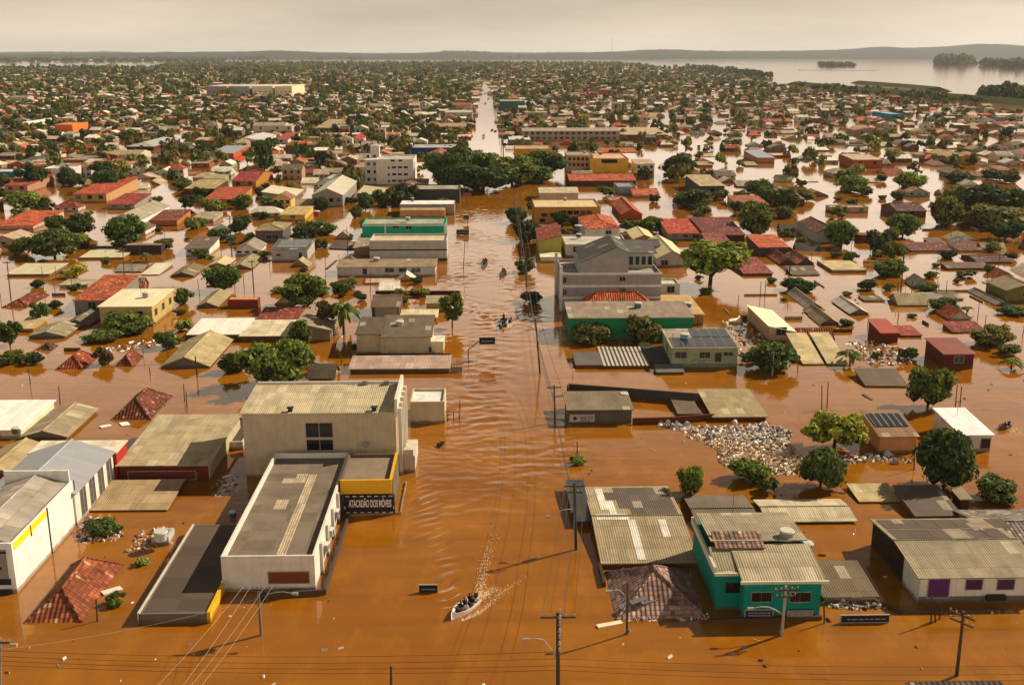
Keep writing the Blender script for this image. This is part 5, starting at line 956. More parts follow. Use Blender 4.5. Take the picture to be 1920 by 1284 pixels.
pole('p4', 'pole with crossarm at the workshop corner', 1041, 792, 1039, 722, 0.16, 1.0, None, None, '4a4238')
pole('p5', 'pale pole with double crossarm before the teal house', 1465, 1190, 1474, 1098, 0.16, 1.1, 0.9, (1412, 1140, 2.0), 'a89c8a', armang=0.12)
pole('p6', 'dark leaning pole with two skewed crossarms at the lower right', 1794, 1266, 1807, 1146, 0.17, 1.1, 1.0, None, '4a3c30', armang=-0.9)
pole('p7', 'pole with lamp arm at the collapsed roof', 1176, 1188, 1177, 1092, 0.12, None, None, (1146, 1108, 3.4), '4a4038')
pole('p8', 'pole with pale street lamp at the bottom left corner', -4, 1300, 0, 1196, 0.17, 0.9, None, (20, 1208, 3.2), '8a8070')
pole('p9', 'lone pole top at the bottom edge', 734, 1340, 733, 1248, 0.14, None, None, None, '4a4038')
pole('p10', 'avenue pole with crossarm by the green hall', 1014, 700, 1004, 598, 0.16, 0.9, None, (1018, 618, 4.5), '3c342c')
pole('p11', 'avenue pole beside the grey four storey building', 988, 540, 984, 462, 0.16, 0.9, None, None, '3c342c')
pole('p12', 'avenue pole by the yellow green gable house', 977, 465, 974, 396, 0.16, 0.9, None, None, '3c342c')
pole('p13', 'avenue pole near the park clump', 966, 400, 963, 352, 0.16, 0.9, None, None, '3c342c')
pole('p14', 'far avenue pole right of the park clump', 944, 302, 942, 255, 0.16, 0.9, None, None, '3c342c')
pole('q1', 'left street pole with crossarm before grey flat house', 434, 470, 430, 404, 0.16, 1.2, 0.8, None, '3c342c')
pole('q2', 'left street pole above the tan twin gables', 476, 545, 472, 488, 0.14, 0.8, None, None, '3c342c')
pole('q3', 'left street pole before the tan gable roof', 370, 706, 366, 668, 0.14, None, None, None, '3c342c')
pole('q4', 'leftmost tall leaning street pole', 20, 560, 13, 490, 0.14, 0.8, None, None, '4a3c2e')
pole('q5', 'pole beside the orange tiled house', 233, 524, 230, 466, 0.13, 0.7, None, None, '5a4a38')
pole('r1', 'tall utility pole behind the pink tiled gables', 1478, 528, 1484, 475, 0.16, 1.2, 0.8, None, '3c2e28')
pole('r2', 'tall utility pole in the right open water', 1688, 558, 1696, 470, 0.16, 0.8, None, None, '4a3c30')
pole('r3', 'pale utility pole beside the light green house bush', 1448, 704, 1451, 660, 0.13, 0.8, None, None, 'a09484')
posts = [(181, 1164, 180, 1122, 'tilted dark post casting a long shadow by the red tiled roof'), (112, 757, 110, 724, 'short post before the broad white roof'), (346, 752, 344, 720, 'left one of two posts right of the red hip roof'), (350, 765, 349, 733, 'right one of two posts right of the red hip roof'), (57, 720, 53, 690, 'post by the left street fence line'),
 (282, 702, 280, 688, 'short post before the smallest red roof tip'), (81, 545, 78, 500, 'thin post behind the larger left pole'), (1542, 768, 1541, 722, 'left post of pair near rubbish heap tree'), (1551, 764, 1553, 716, 'right post of pair near rubbish heap tree'), (1791, 770, 1795, 722, 'left post of pair behind white roofed house'), (1800, 768, 1803, 724, 'right post of pair behind white roofed house'),
 (1425, 560, 1427, 528, 'left post of pair before dull red roof'), (1434, 558, 1436, 526, 'right post of pair before dull red roof'), (1683, 560, 1685, 526, 'post left of the right water pole'), (1709, 560, 1711, 526, 'post right of the right water pole'), (1774, 556, 1776, 526, 'post behind the tiny brown roof tip'), (1858, 552, 1860, 526, 'post left of the olive green house'),
 (1548, 1168, 1545, 1130, 'dark iron post at the teal house corner'), (1748, 1168, 1747, 1117, 'pale post before the purple door house'), (1757, 1166, 1753, 1125, 'leaning stake beside the pale post'), (1764, 1160, 1763, 1128, 'short stake right of the pale post'), (878, 440, 876, 408, 'thin post by the sunken sign boards'), (868, 505, 872, 448, 'thin avenue post by the pale warehouse'),
 (1076, 690, 1074, 664, 'post at the grey and red lean-to'), (652, 470, 650, 425, 'thin post before the turquoise building'), (1083, 850, 1082, 828, 'snag in the water beside the workshop'), (1497, 698, 1496, 684, 'stub post right of the green house bush'), (1715, 880, 1716, 832, 'thin stick by the white roofed house')]
for i, (a, b_, c, d, l_) in enumerate(posts): pole('s%d' % i, l_, a, b_, c, d, 0.09, None, None, None, '3a2f28', name='post')
# ---------------------------------------------------------------- wires
def sag(a, b, s, n=10): return [a.lerp(b, i / n) - Vector((0, 0, s * 4 * (i / n) * (1 - i / n))) for i in range(n + 1)]
def line(label, pairs, s, r=0.02, light=False):
    o = thing('power_line', label, 'power line', pairs[0][0], 0, 'overhead power lines')
    for a, b in pairs: mb = MB(); mb.path([p - pairs[0][0] for p in sag(a, b, s)], r, 4); mb.build('cable', 'frame' if light else 'dark', o)
E_ = lambda k: POLES[k][2]; T_ = lambda k, z: POLES[k][0] + Vector((POLES[k][3] * z / POLES[k][1], 0, z))
names = {('p2', 'p3'): 'cables from the bottom avenue pole to the patched roof pole', ('p3', 'p4'): 'cables from the patched roof pole to the workshop pole', ('p4', 'p10'): 'cables from the workshop pole to the green hall pole', ('p10', 'p11'): 'cables from the green hall pole to the grey building pole', ('p11', 'p12'): 'cables from the grey building pole up the avenue', ('p12', 'p13'): 'cables over the avenue beside the orange office'}
for (a, b), l_ in names.items(): line(l_, [(E_(a)[0], E_(b)[0]), (E_(a)[1], E_(b)[1]), (E_(a)[3], E_(b)[3]), (T_(a, POLES[a][1] * .66), T_(b, POLES[b][1] * .66)), (T_(a, POLES[a][1] * .55), T_(b, POLES[b][1] * .55))], 0.7, 0.02 if a in ('p2', 'p3') else 0.028)
fl = atY(-60, 1236, 76.5); fr = atY(2000, 1262, 74.5)
line('bundle of cables along the bottom left street', [(T_('p2', z), T_('p8', z2)) for z, z2 in ((5.2, 3.4), (4.6, 3.0), (4.2, 2.6), (5.8, 3.9))] , 0.5, 0.017)
line('bundle of cables along the bottom right street', [(T_('p2', z), atY(2000, y, 73.0)) for z, y in ((5.2, 1246), (4.6, 1262), (4.2, 1274))], 0.4, 0.017)
line('cables from the skewed crossarm pole across the lower right', [(E_('p6')[0], T_('p5', 4.2)), (E_('p6')[3], T_('p5', 4.6))], 0.5, 0.02)
line('bright wires running from the shop wing pole to the bottom left', [(E_('p1')[i], atY(x, 1300, 75.0)) for i, x in ((0, 280), (1, 330), (2, 345), (3, 365))], 0.3, 0.018, True)
line('single wire across the left foreground water', [(T_('p1', 3.6), T_('p8', 4.0))], 0.5, 0.014, True)
line('wires along the left street of the middle distance', [(T_('q3', 2.4), atY(-40, 694, 172)), (T_('q3', 2.4), atY(652, 690, 172))], 0.3, 0.025)
line('wires along the right street of the middle distance', [(T_('r3', 3.0), atY(1990, 712, 172)), (T_('r3', 3.2), T_('p10', 5.0))], 0.5, 0.025)
# ---------------------------------------------------------------- signs
def board(label, x0, x1, y0, y1, ybase, color='16201c', post=None, t=0.1, rows=1, mat='paint'):
    Y = at((x0 + x1) / 2, ybase).y; a = atY(x0, y0, Y); c = atY(x1, y1, Y); o = thing('street_sign', label, 'sign', (a.x, Y, 0), 0)
    w_ = c.x - a.x; mb = MB(); mb.box(0, w_, 0, t, c.z, a.z, bottom=True); pb = mb.build('panel', mat, o, lin(color, 0.8))
    mb = MB(); e = 0.07
    for q in ((-e, w_ + e, a.z, a.z + e), (-e, w_ + e, c.z - e, c.z), (-e, 0, c.z, a.z), (w_, w_ + e, c.z, a.z)): mb.box(q[0], q[1], -0.02, t + 0.02, q[2], q[3], bottom=True)
    mb.build('frame', 'frame', pb); h_ = a.z - c.z
    mb = MB(); rr = random.Random(x0)
    for k in range(rows):
        z = c.z + h_ * (k + 0.8) / (rows + 0.8); x = w_ * 0.12
        while x < w_ * 0.88: l_ = w_ * rr.uniform(.05, .12); mb.box(x, x + l_, -0.03, 0, z - 0.07 * h_, z + 0.07 * h_, bottom=True); x += l_ + w_ * .03
    mb.build('print', 'frame', pb)
    return o, w_, a, c
board('dark sign board standing alone in the lower middle water', 786, 820, 1097, 1110, 1110, '14161c')
o, w_, a, c = board('dark street sign on a bent arm over the avenue', 899, 928, 633, 645, 672, '141a16'); mb = MB(); g0 = atY(878, 672, a.y + .05) ; mb.path([(g0.x - a.x, 0.05, -1), (g0.x - a.x, 0.05, atY(878, 656, a.y).z), (0, 0.05, (a.z + c.z) / 2)], 0.09, 6); mb.build('sign_post', 'dark', o)
board('long black sign board in the lower right water', 1578, 1666, 1154, 1165, 1167, '17161a', rows=1)
board('low dark sign board, upper one of two, by the turquoise building', 869, 879, 404, 411, 418, '3a1e18'); board('wide brown sign board, lower one of two, by the turquoise building', 856, 879, 431, 440, 441, '4a2c20')
board('small grey board by the pink stained roof corner', 846, 866, 688, 697, 698, '7a7a78')
o, w_, a, c = board('red sign board on a post by the charcoal store', 868, 883, 363, 369, 386, '8a2018'); mb = MB(); mb.tube((w_ / 2, 0.05, -1), (w_ / 2, 0.05, c.z), 0.12, n=6); mb.build('sign_post', 'dark', o)
board('blue banner on the front of the teal house wall', 1398, 1448, 1144, 1157, 1161, '1c2a5c', rows=2)
o, w_, a, c = board('grey metal gate right of the blue banner', 1478, 1522, 1146, 1158, 1162, '7a7672', rows=3)
# ---------------------------------------------------------------- boats and people
def skin_mesh(name, J, E, Rd, sub=2):
    me = bpy.data.meshes.new(name); me.from_pydata(J, E, []); o = bpy.data.objects.new(name, me); COL.objects.link(o)
    md = o.modifiers.new('s', 'SKIN'); md.use_smooth_shade = True
    for i, r in enumerate(Rd): me.skin_vertices[0].data[i].radius = (r if isinstance(r, tuple) else (r, r)); me.skin_vertices[0].data[i].use_root = (i == 0)
    s = o.modifiers.new('d', 'SUBSURF'); s.levels = sub; s.render_levels = sub; bpy.context.view_layer.update()
    m2 = bpy.data.meshes.new_from_object(o.evaluated_get(bpy.context.evaluated_depsgraph_get())); bpy.data.objects.remove(o); return m2
def person_mesh(kind):
    if kind == 'sit':
        J = [(0, 0, .45), (0, .02, .72), (0, .03, .98), (0, .03, 1.08), (0, 0.0, 1.22), (.1, -.05, .45), (.13, -.45, .47), (.13, -.48, .05), (.13, -.62, .03), (-.1, -.05, .45), (-.13, -.45, .47), (-.13, -.48, .05), (-.13, -.62, .03), (.2, .03, .95), (.26, -.08, .7), (.18, -.32, .6), (-.2, .03, .95), (-.26, -.08, .7), (-.18, -.32, .6), (.17, -.4, .58), (-.17, -.4, .58)]
    else:
        J = [(0, 0, .9), (0, 0, 1.18), (0, 0, 1.42), (0, 0, 1.52), (0, -.02, 1.66), (.1, 0, .88), (.12, -.03, .47), (.13, 0, .07), (.13, -.14, .03), (-.1, 0, .88), (-.12, -.03, .47), (-.13, 0, .07), (-.13, -.14, .03), (.2, 0, 1.39), (.28, -.05, 1.12), (.26, -.25, .98), (-.2, 0, 1.39), (-.28, -.05, 1.12), (-.26, -.25, .98), (.25, -.34, .96), (-.25, -.34, .96)]
    E = [(0, 1), (1, 2), (2, 3), (3, 4), (0, 5), (5, 6), (6, 7), (7, 8), (0, 9), (9, 10), (10, 11), (11, 12), (2, 13), (13, 14), (14, 15), (15, 19), (2, 16), (16, 17), (17, 18), (18, 20)]
    Rd = [.15, .13, (.17, .12), .055, .11, .09, .065, .045, .04, .09, .065, .045, .04, .06, .045, .035, .06, .045, .035, .035, .035]
    m2 = skin_mesh('person', J, E, Rd); m2.materials.clear()
    for n, c in (('shirt', None), ('skin', '9a6a4c'), ('trousers', '23262e')): 
        if n not in M: M[n] = mat_plain(n, c, 0.9, 0.1)
        m2.materials.append(M[n])
    zt = J[3][2]
    for p in m2.polygons:
        c = p.center; hand = min((c - Vector(J[19])).length, (c - Vector(J[20])).length) < .13
        p.material_index = 1 if (c.z > zt or hand) else (2 if (c.z < J[0][2] + .04 and c.y < .3) else 0)
    return m2
def hair_mesh(z):
    mb = MB(); n = 8
    for i in range(n):
        a, b = i * 6.283 / n, (i + 1) * 6.283 / n
        for z0, r0, z1, r1 in ((-.02, .122, .08, .1), (.08, .1, .13, .03)): mb.face([(math.cos(a) * r0, math.sin(a) * r0 + .015, z + z0), (math.cos(b) * r0, math.sin(b) * r0 + .015, z + z0), (math.cos(b) * r1, math.sin(b) * r1 + .015, z + z1), (math.cos(a) * r1, math.sin(a) * r1 + .015, z + z1)])
    return mb.build('hair', 'dark', link=False).data
PM = {'sit': (person_mesh('sit'), hair_mesh(1.24)), 'stand': (person_mesh('stand'), hair_mesh(1.68))}
def person(label, kind, loc, rz, shirt, life=False):
    o = thing('person', label, 'person', loc, rz); b = bpy.data.objects.new('body', PM[kind][0]); COL.objects.link(b); b.parent = o; b.color = lin(shirt, 0.8)
    h = bpy.data.objects.new('hair', PM[kind][1]); COL.objects.link(h); h.parent = o; return o
def hull_parts(o, L_, Wd, color):
    mb = MB(); st = []; n = 10
    for i in range(n + 1):
        t = i / n; w_ = Wd / 2 * (1 if t < .45 else max(0.02, math.cos((t - .45) / .55 * 1.5))) * (0.88 + .12 * min(1, t * 4)); st.append((t * L_ - L_ * .45, w_, 0.42 + 0.22 * max(0, t - .5) ** 1.5 * 3, -0.18 + 0.3 * max(0, t - .7)))
    P = lambda s, k: [(s[0], -s[1], s[2]), (s[0], -s[1] * .75, s[3]), (s[0], s[1] * .75, s[3]), (s[0], s[1], s[2])] if k == 0 else [(s[0], -s[1] * .88, s[2]), (s[0], -s[1] * .68, s[3] + .12), (s[0], s[1] * .68, s[3] + .12), (s[0], s[1] * .88, s[2])]
    for a, b in zip(st[:-1], st[1:]):
        A, B = P(a, 0), P(b, 0); C, D = P(a, 1), P(b, 1)
        for i in range(3): mb.face([A[i], A[i + 1], B[i + 1], B[i]]); mb.face([C[i + 1], C[i], D[i], D[i + 1]])
        mb.face([A[0], B[0], D[0], C[0]]); mb.face([C[3], D[3], B[3], A[3]])
    A, C = P(st[0], 0), P(st[0], 1); mb.face(A[::-1]); mb.face(C)
    mb.build('hull', 'paint', o, lin(color, 0.9))
    for x in (-.25, .08, .38):
        s = min(st, key=lambda q: abs(q[0] - x * L_)); mb = MB(); mb.box(x * L_ - .12, x * L_ + .12, -s[1] * .86, s[1] * .86, .22, .27, bottom=True); mb.build('bench', 'paint', o, lin('a8a49c', 0.8))
    mb = MB(); x = -L_ * .45; mb.box(x - .3, x - .02, -.14, .14, .4, .8, bottom=True); mb.tube((x - .15, 0, .4), (x - .18, 0, -.3), .06, n=6); mb.path([(x - .05, 0, .7), (x + .35, .06, .72)], .03, 5); mb.build('outboard_motor', 'dark', o)
def boat(label, bow, stern, Wd, color, people, name='motor_boat', cat='boat'):
    a, b = at(*bow), at(*stern); d = a - b; L_ = d.length; c = b + d * .45; rz = math.atan2(d.y, d.x); o = thing(name, label, cat, c, rz); hull_parts(o, L_, Wd, color)
    for l_, kind, x, y, sh, face in people:
        q = Vector((x * L_, y * Wd, 0)); q.rotate(Vector((0, 0, 1)).rotation_difference(Vector((0, 0, 1)))); p = Vector((q.x * math.cos(rz) - q.y * math.sin(rz), q.x * math.sin(rz) + q.y * math.cos(rz), 0)) + c
        person(l_, kind, p + Vector((0, 0, -.38 if kind == 'sit' else -.1)), rz + math.pi / 2 + face, sh)
boat('white open motor boat with passengers nearest the camera', (847, 1162), (891, 1127), 1.6, 'e2ded6', [('person in dark shirt steering at the stern of the nearest boat', 'sit', -.28, .05, '1c1c22', 0), ('person in white shirt on the middle bench of the nearest boat', 'sit', .05, .2, 'd8d4cc', 0), ('person in black vest on the middle bench of the nearest boat', 'sit', .06, -.2, '222024', .2), ('person in dark red shirt behind the middle bench of the nearest boat', 'sit', -.12, -.22, '4a1c1c', 0), ('person in brown jacket near the bow of the nearest boat', 'sit', .3, 0, '3a2a22', 0), ('person in black jacket at the stern side of the nearest boat', 'sit', -.34, -.22, '18181c', .3)])
boat('small dark boat farthest up the avenue of three', (905, 504), (910, 489), 1.4, '3a3836', [('person in dark clothes in the farthest of three avenue boats', 'sit', .1, 0, '222226', 0), ('person in grey clothes at the stern of the farthest avenue boat', 'sit', -.25, 0, '4a4a4c', 0)])
boat('narrow black boat in mid avenue', (937, 521), (946, 510), 1.2, '2a2826', [('person standing dark in the narrow black boat', 'stand', -.1, 0, '1c1c20', 0)])
boat('dark boat with red clad person before the side sign', (941, 617), (945, 600), 1.5, '33302e', [('person in black at the bow of the dark boat in mid avenue', 'sit', .12, 0, '1a1a1e', 0), ('person in red at the stern of the dark boat in mid avenue', 'stand', -.3, 0, '7a2a22', 0), ('person in blue grey seated amidships in the dark avenue boat', 'sit', -.08, .2, '3a424c', 0)])
boat('white motor boat behind the dark boat', (951, 614), (958, 603), 1.3, 'c8c2b8', [('person in dark jacket in the white boat behind the dark boat', 'sit', -.1, 0, '2a2422', 0)])
boat('tiny far boat on the bright avenue water', (906, 261), (907, 254), 1.6, '3a2a24', [('person in the tiny far boat on the avenue', 'stand', 0, 0, '4a2a22', 0)])
boat('brown boat passing the white roofed house at right', (1872, 806), (1890, 800), 1.3, '5a4030', [('person in brown in the boat at the right edge', 'sit', -.1, 0, '4a3a30', 0)])
# foam behind the boats
def foam(label, pts, n, w0, w1, smin, smax, seed):
    P = [at(*p) for p in pts]; rr = random.Random(seed); mb = MB(); seg = list(zip(P[:-1], P[1:])); tot = sum((b - a).length for a, b in seg)
    for i in range(int(n * 1.9)):
        s = tot * rr.random() ** 1.3; f = s / tot; k = s
        for a, b in seg:
            l_ = (b - a).length
            if k <= l_: break
            k -= l_
        d = (b - a).normalized(); q = a + d * min(k, l_) + Vector((-d.y, d.x, 0)) * rr.gauss(0, 1) * (w0 + (w1 - w0) * f); r_ = rr.uniform(smin, smax) * (1.1 - .6 * f); m_ = 6; an = rr.random() * 6
        z = 0.03 + float(wave(np.array([q.x]), np.array([q.y]))[0])
        e_ = Vector((-d.y, d.x, 0)); r_ *= .45; el = rr.uniform(1.6, 3.6)
        ring = [q + d * math.cos(j * 6.283 / m_) * r_ * el * rr.uniform(.6, 1.2) + e_ * math.sin(j * 6.283 / m_) * r_ * rr.uniform(.6, 1.2) + Vector((0, 0, z)) for j in range(m_)]
        mb.face(ring, 0, lin(rr.choice(['d8b488', 'e4c8a0', 'c89c68']), 0.9))
    o = mb.build('wake_foam', 'debris'); tag(o, label, None, None, 'stuff')
foam('foam trail curving up behind the nearest boat', [(897, 1118), (906, 1075), (916, 1030), (926, 985)], 330, .25, .45, .03, .11, 1)
foam('foam arm right of the nearest boat', [(866, 1163), (900, 1148), (945, 1108), (985, 1080)], 330, .1, .3, .03, .1, 2); foam('foam at the nearest boat stern', [(895, 1124), (915, 1110), (935, 1100)], 200, .3, .4, .04, .12, 3)
foam('foam under the left bow of the nearest boat', [(848, 1158), (853, 1140), (862, 1128)], 60, .06, .12, .03, .08, 4)
foam('foam behind the dark boat in mid avenue', [(946, 598), (935, 580), (925, 565)], 180, .5, 1.2, .06, .2, 5); foam('foam around the white boat in mid avenue', [(940, 616), (956, 614), (962, 600)], 160, .2, .5, .06, .2, 6)
foam('foam behind the farthest avenue boat', [(910, 488), (912, 478)], 80, .3, .8, .08, .22, 7); foam('foam behind the narrow black boat', [(946, 511), (968, 508), (985, 503)], 120, .15, .4, .08, .2, 8)
foam('ripple foam right of the brown boat', [(1888, 800), (1905, 812), (1930, 825)], 60, .3, .8, .06, .2, 9)

for i in range(11):
    Yq = 560 + i * 68; x_, y_ = proj((9.6, Yq, 0)); x2, y2 = proj((9.6, Yq, 7)); pole('f%d' % i, 'far avenue pole on the right kerb, %s' % ('nearest', 'second', 'third', 'fourth', 'fifth', 'sixth', 'seventh', 'eighth', 'ninth', 'tenth', 'farthest')[i] + ' of the row beyond the park', x_, y_, x2, y2, .16, 1.0, None, None, '2e2824')
line('power line along the far right kerb of the avenue', [(T_('f%d' % i, 6.6), T_('f%d' % (i + 1), 6.6)) for i in range(10)] + [(T_('f%d' % i, 5.6), T_('f%d' % (i + 1), 5.6)) for i in range(10)], .5, .05)
for i, (x, y) in enumerate(((884, 207), (892, 200), (908, 176), (914, 186), (908, 195), (921, 245), (927, 247))):
    boat('tiny dark boat on the far avenue, %s' % ('left of the kerb boats', 'second by the left kerb', 'farthest of all', 'farthest right', 'middle of the far group', 'left of the near pair', 'right of the near pair')[i], (x, y + 1.2), (x + 2.5, y - 1.2), 1.8, '2e2824', [])
# ---------------------------------------------------------------- the rest of the town
def yedge(x):
    P = [(-400, 127), (290, 127), (320, 119), (860, 117), (1000, 116), (1170, 119), (1200, 123), (1260, 129), (1350, 140), (1480, 166), (1640, 184), (1920, 212), (2300, 228)]
    for (a, b), (c, d) in zip(P[:-1], P[1:]):
        if x <= c: return b + (d - b) * (x - a) / (c - a)
    return 215
rr = random.Random(42)
KN = {'gx': 'long gable', 'gy': 'end gable', 'hip': 'hip', 'shed': 'sloping', 'flat': 'flat'}
ROOFS = [('8d8170', 'grey'), ('a4946f', 'tan'), ('6a5c4e', 'brown'), ('b0552e', 'orange'), ('8c3c2c', 'red'), ('d2c8b4', 'white'), ('9a6a4c', 'rust'), ('b89c84', 'pinkish'), ('56504a', 'dark')]
RW = [4, 5, 2.5, 2.4, 1.4, 6, 2.4, 3.5, 1.2]
LEAFC = ['3f4a26', '4c562c', '384222', '5c5f2c', '30391f', '56522c', '6a6a34']
cands = []; Y = 268.0
def lots():
    Y = 270.0
    while Y < 6200:
        k = 1 if Y < 1300 else (1.45 if Y < 2600 else 2.4); dy = 15.5 * k
        blk = ((Y - 81) % 77.5) < 13 and Y < 1500
        half = Y * 0.53 + 20; X = -half; st = 12.0 * k
        while X < half:
            xx = X + st / 2
            avenue = (-12.5 < xx < 14.5) if Y < 500 else ((-9.5 < xx < 11.0) if Y < 1350 else -6 < xx < 6); side = abs(((xx + 44) % 78) - 0) < 5.5 and Y < 1600
            if not (avenue and Y < 2300) and not blk and not side: yield xx, Y + dy / 2, k
            X += st
        Y += dy
mass_h, mass_t = [], []
NG = np.random.default_rng(5).random((97, 97))
def dens(X, Y):
    x, y = X / 46 + 900, Y / 70 + 900; xi, yi = int(x), int(y); u, v = x - xi, y - yi; g = lambda a, b: NG[a % 97, b % 97]
    return (g(xi, yi) * (1 - u) + g(xi + 1, yi) * u) * (1 - v) + (g(xi, yi + 1) * (1 - u) + g(xi + 1, yi + 1) * u) * v
for X, Y_, k in lots():
    X += rr.uniform(-1.5, 1.5) * k; Y_ += rr.uniform(-2, 2) * k; px, py = proj((X, Y_, 0))
    if py < yedge(px) or px < -120 or px > 2040: continue
    right = px > 960; pr = .88 if not right else (.7 if py < 250 else .5)
    if right and py < 330 and px > 1100: pr = .48
    if py > 345: pr *= .6
    dn = dens(X, Y_); pr *= .35 + 1.15 * dn; w_, d_ = rr.uniform(5.5, 10) * k ** .5, rr.uniform(6, 11.5) * k ** .5
    if rr.random() < .05: w_, d_ = rr.uniform(12, 22), rr.uniform(12, 20)
    if rr.random() < pr and free(X - w_ / 2, X + w_ / 2, Y_ - d_ / 2, Y_ + d_ / 2):
        low = rr.random() < (.5 if right else .25); h = rr.uniform(.1, .8) if low else rr.choice([rr.uniform(.9, 2.2)] * 5 + [rr.uniform(3.2, 4.8)])
        kind = rr.choices(['gx', 'gy', 'hip', 'shed', 'flat'], [3, 3.5, 1.5, 2.5, 1.5])[0]
        cands.append((Y_, X, w_, d_, h, kind, rr.choices(range(9), RW)[0])); 
        if Y_ < 1200: OCC.append((X - w_ / 2, X + w_ / 2, Y_ - d_ / 2, Y_ + d_ / 2)) if Y_ < 420 else None
    if rr.random() < (.75 if not right else (.55 if py > 330 else .4)) * (1.5 - dn):
        tx, ty = X + rr.uniform(-6, 6) * k, Y_ + rr.uniform(-8, 8) * k; R_ = rr.choice([rr.uniform(1.2, 2.4), rr.uniform(1.8, 3.4), rr.uniform(2.6, 4.8)]) * k ** .7
        if not (-9.5 < tx < 10.5 and Y_ < 2300) and free(tx - R_ * .6, tx + R_ * .6, ty - R_ * .6, ty + R_ * .6, 0): mass_t.append((ty, tx, R_, R_ * rr.uniform(.9, 1.7), rr.randrange(7)))
cands.sort(); mass_t.sort()
# prototypes for smaller houses: unit footprint, walls slot 0, roof slot 1, windows slot 2
def proto(kind, h, w_, d_):
    mb = MB(); W, D = w_ / 2, d_ / 2; r = {'gx': 1.5, 'gy': 1.5, 'hip': 1.6, 'shed': .8, 'flat': 0}[kind]; o = .35
    c4 = [(-W, -D), (W, -D), (W, D), (-W, D)]; zs = (0, 0, r, r) if kind == 'shed' else (0,) * 4
    for i in range(4):
        j = (i + 1) % 4; pts = [(*c4[i], -1), (*c4[j], -1), (*c4[j], h + zs[j]), (*c4[i], h + zs[i])]
        if kind == 'gx' and i in (1, 3): pts.insert(3, (c4[i][0], 0, h + r))
        if kind == 'gy' and i in (0, 2): pts.insert(3, (0, c4[i][1], h + r))
        mb.face(pts, 0)
    if kind == 'gx': mb.slab([(-W - o, -D - o, h - .2), (W + o, -D - o, h - .2), (W + o, 0, h + r + .08), (-W - o, 0, h + r + .08)], .1, 1); mb.slab([(W + o, D + o, h - .2), (-W - o, D + o, h - .2), (-W - o, 0, h + r + .08), (W + o, 0, h + r + .08)], .1, 1)
    elif kind == 'gy': mb.slab([(W + o, -D - o, h - .2), (W + o, D + o, h - .2), (0, D + o, h + r + .08), (0, -D - o, h + r + .08)], .1, 1); mb.slab([(-W - o, D + o, h - .2), (-W - o, -D - o, h - .2), (0, -D - o, h + r + .08), (0, D + o, h + r + .08)], .1, 1)
    elif kind == 'hip':
        s = min(W, D) * .95; a, b = ((-W + s, 0, h + r), (W - s, 0, h + r)) if W >= D else ((0, -D + s, h + r), (0, D - s, h + r)); q = [(-W - o, -D - o, h - .1), (W + o, -D - o, h - .1), (W + o, D + o, h - .1), (-W - o, D + o, h - .1)]
        for f in (([q[0], q[1], b, a], [q[1], q[2], b], [q[2], q[3], a, b], [q[3], q[0], a]) if W >= D else ([q[0], q[1], a], [q[1], q[2], b, a], [q[2], q[3], b], [q[3], q[0], a, b])): mb.face(f, 1)
        mb.face([(p[0], p[1], h - .12) for p in q][::-1], 1)
    elif kind == 'shed': mb.slab([(-W - o, -D - o, h + .05), (W + o, -D - o, h + .05), (W + o, D + o, h + r + .1), (-W - o, D + o, h + r + .1)], .12, 1)
    else: mb.slab([(-W - .2, -D - .2, h + .1), (W + .2, -D - .2, h + .1), (W + .2, D + .2, h + .14), (-W - .2, D + .2, h + .14)], .2, 1)
    if h > 1.1:
        for fl_ in range(2 if h > 3 else 1):
            z0 = h * .42 if h < 3 else (.4 + fl_ * h * .5)
            for i in range(3):
                x = -W + w_ * (i + .5) / 3; mb.box(x - .55, x + .55, -D - .05, -D + .02, z0, z0 + min(1.1, h * .4), 2)
    return mb
pc = {}
def pmesh(kind, h, w_, d_, rm):
    key = (kind, round(h * 2) / 2 or .2, round(w_ / 2) * 2, round(d_ / 2) * 2, rm)
    if key not in pc: pc[key] = proto(kind, max(key[1], .15), key[2], key[3]).build('house', ['rwall', rm, 'glass'], link=False).data
    return pc[key]
lab_c = []; nroof = 0
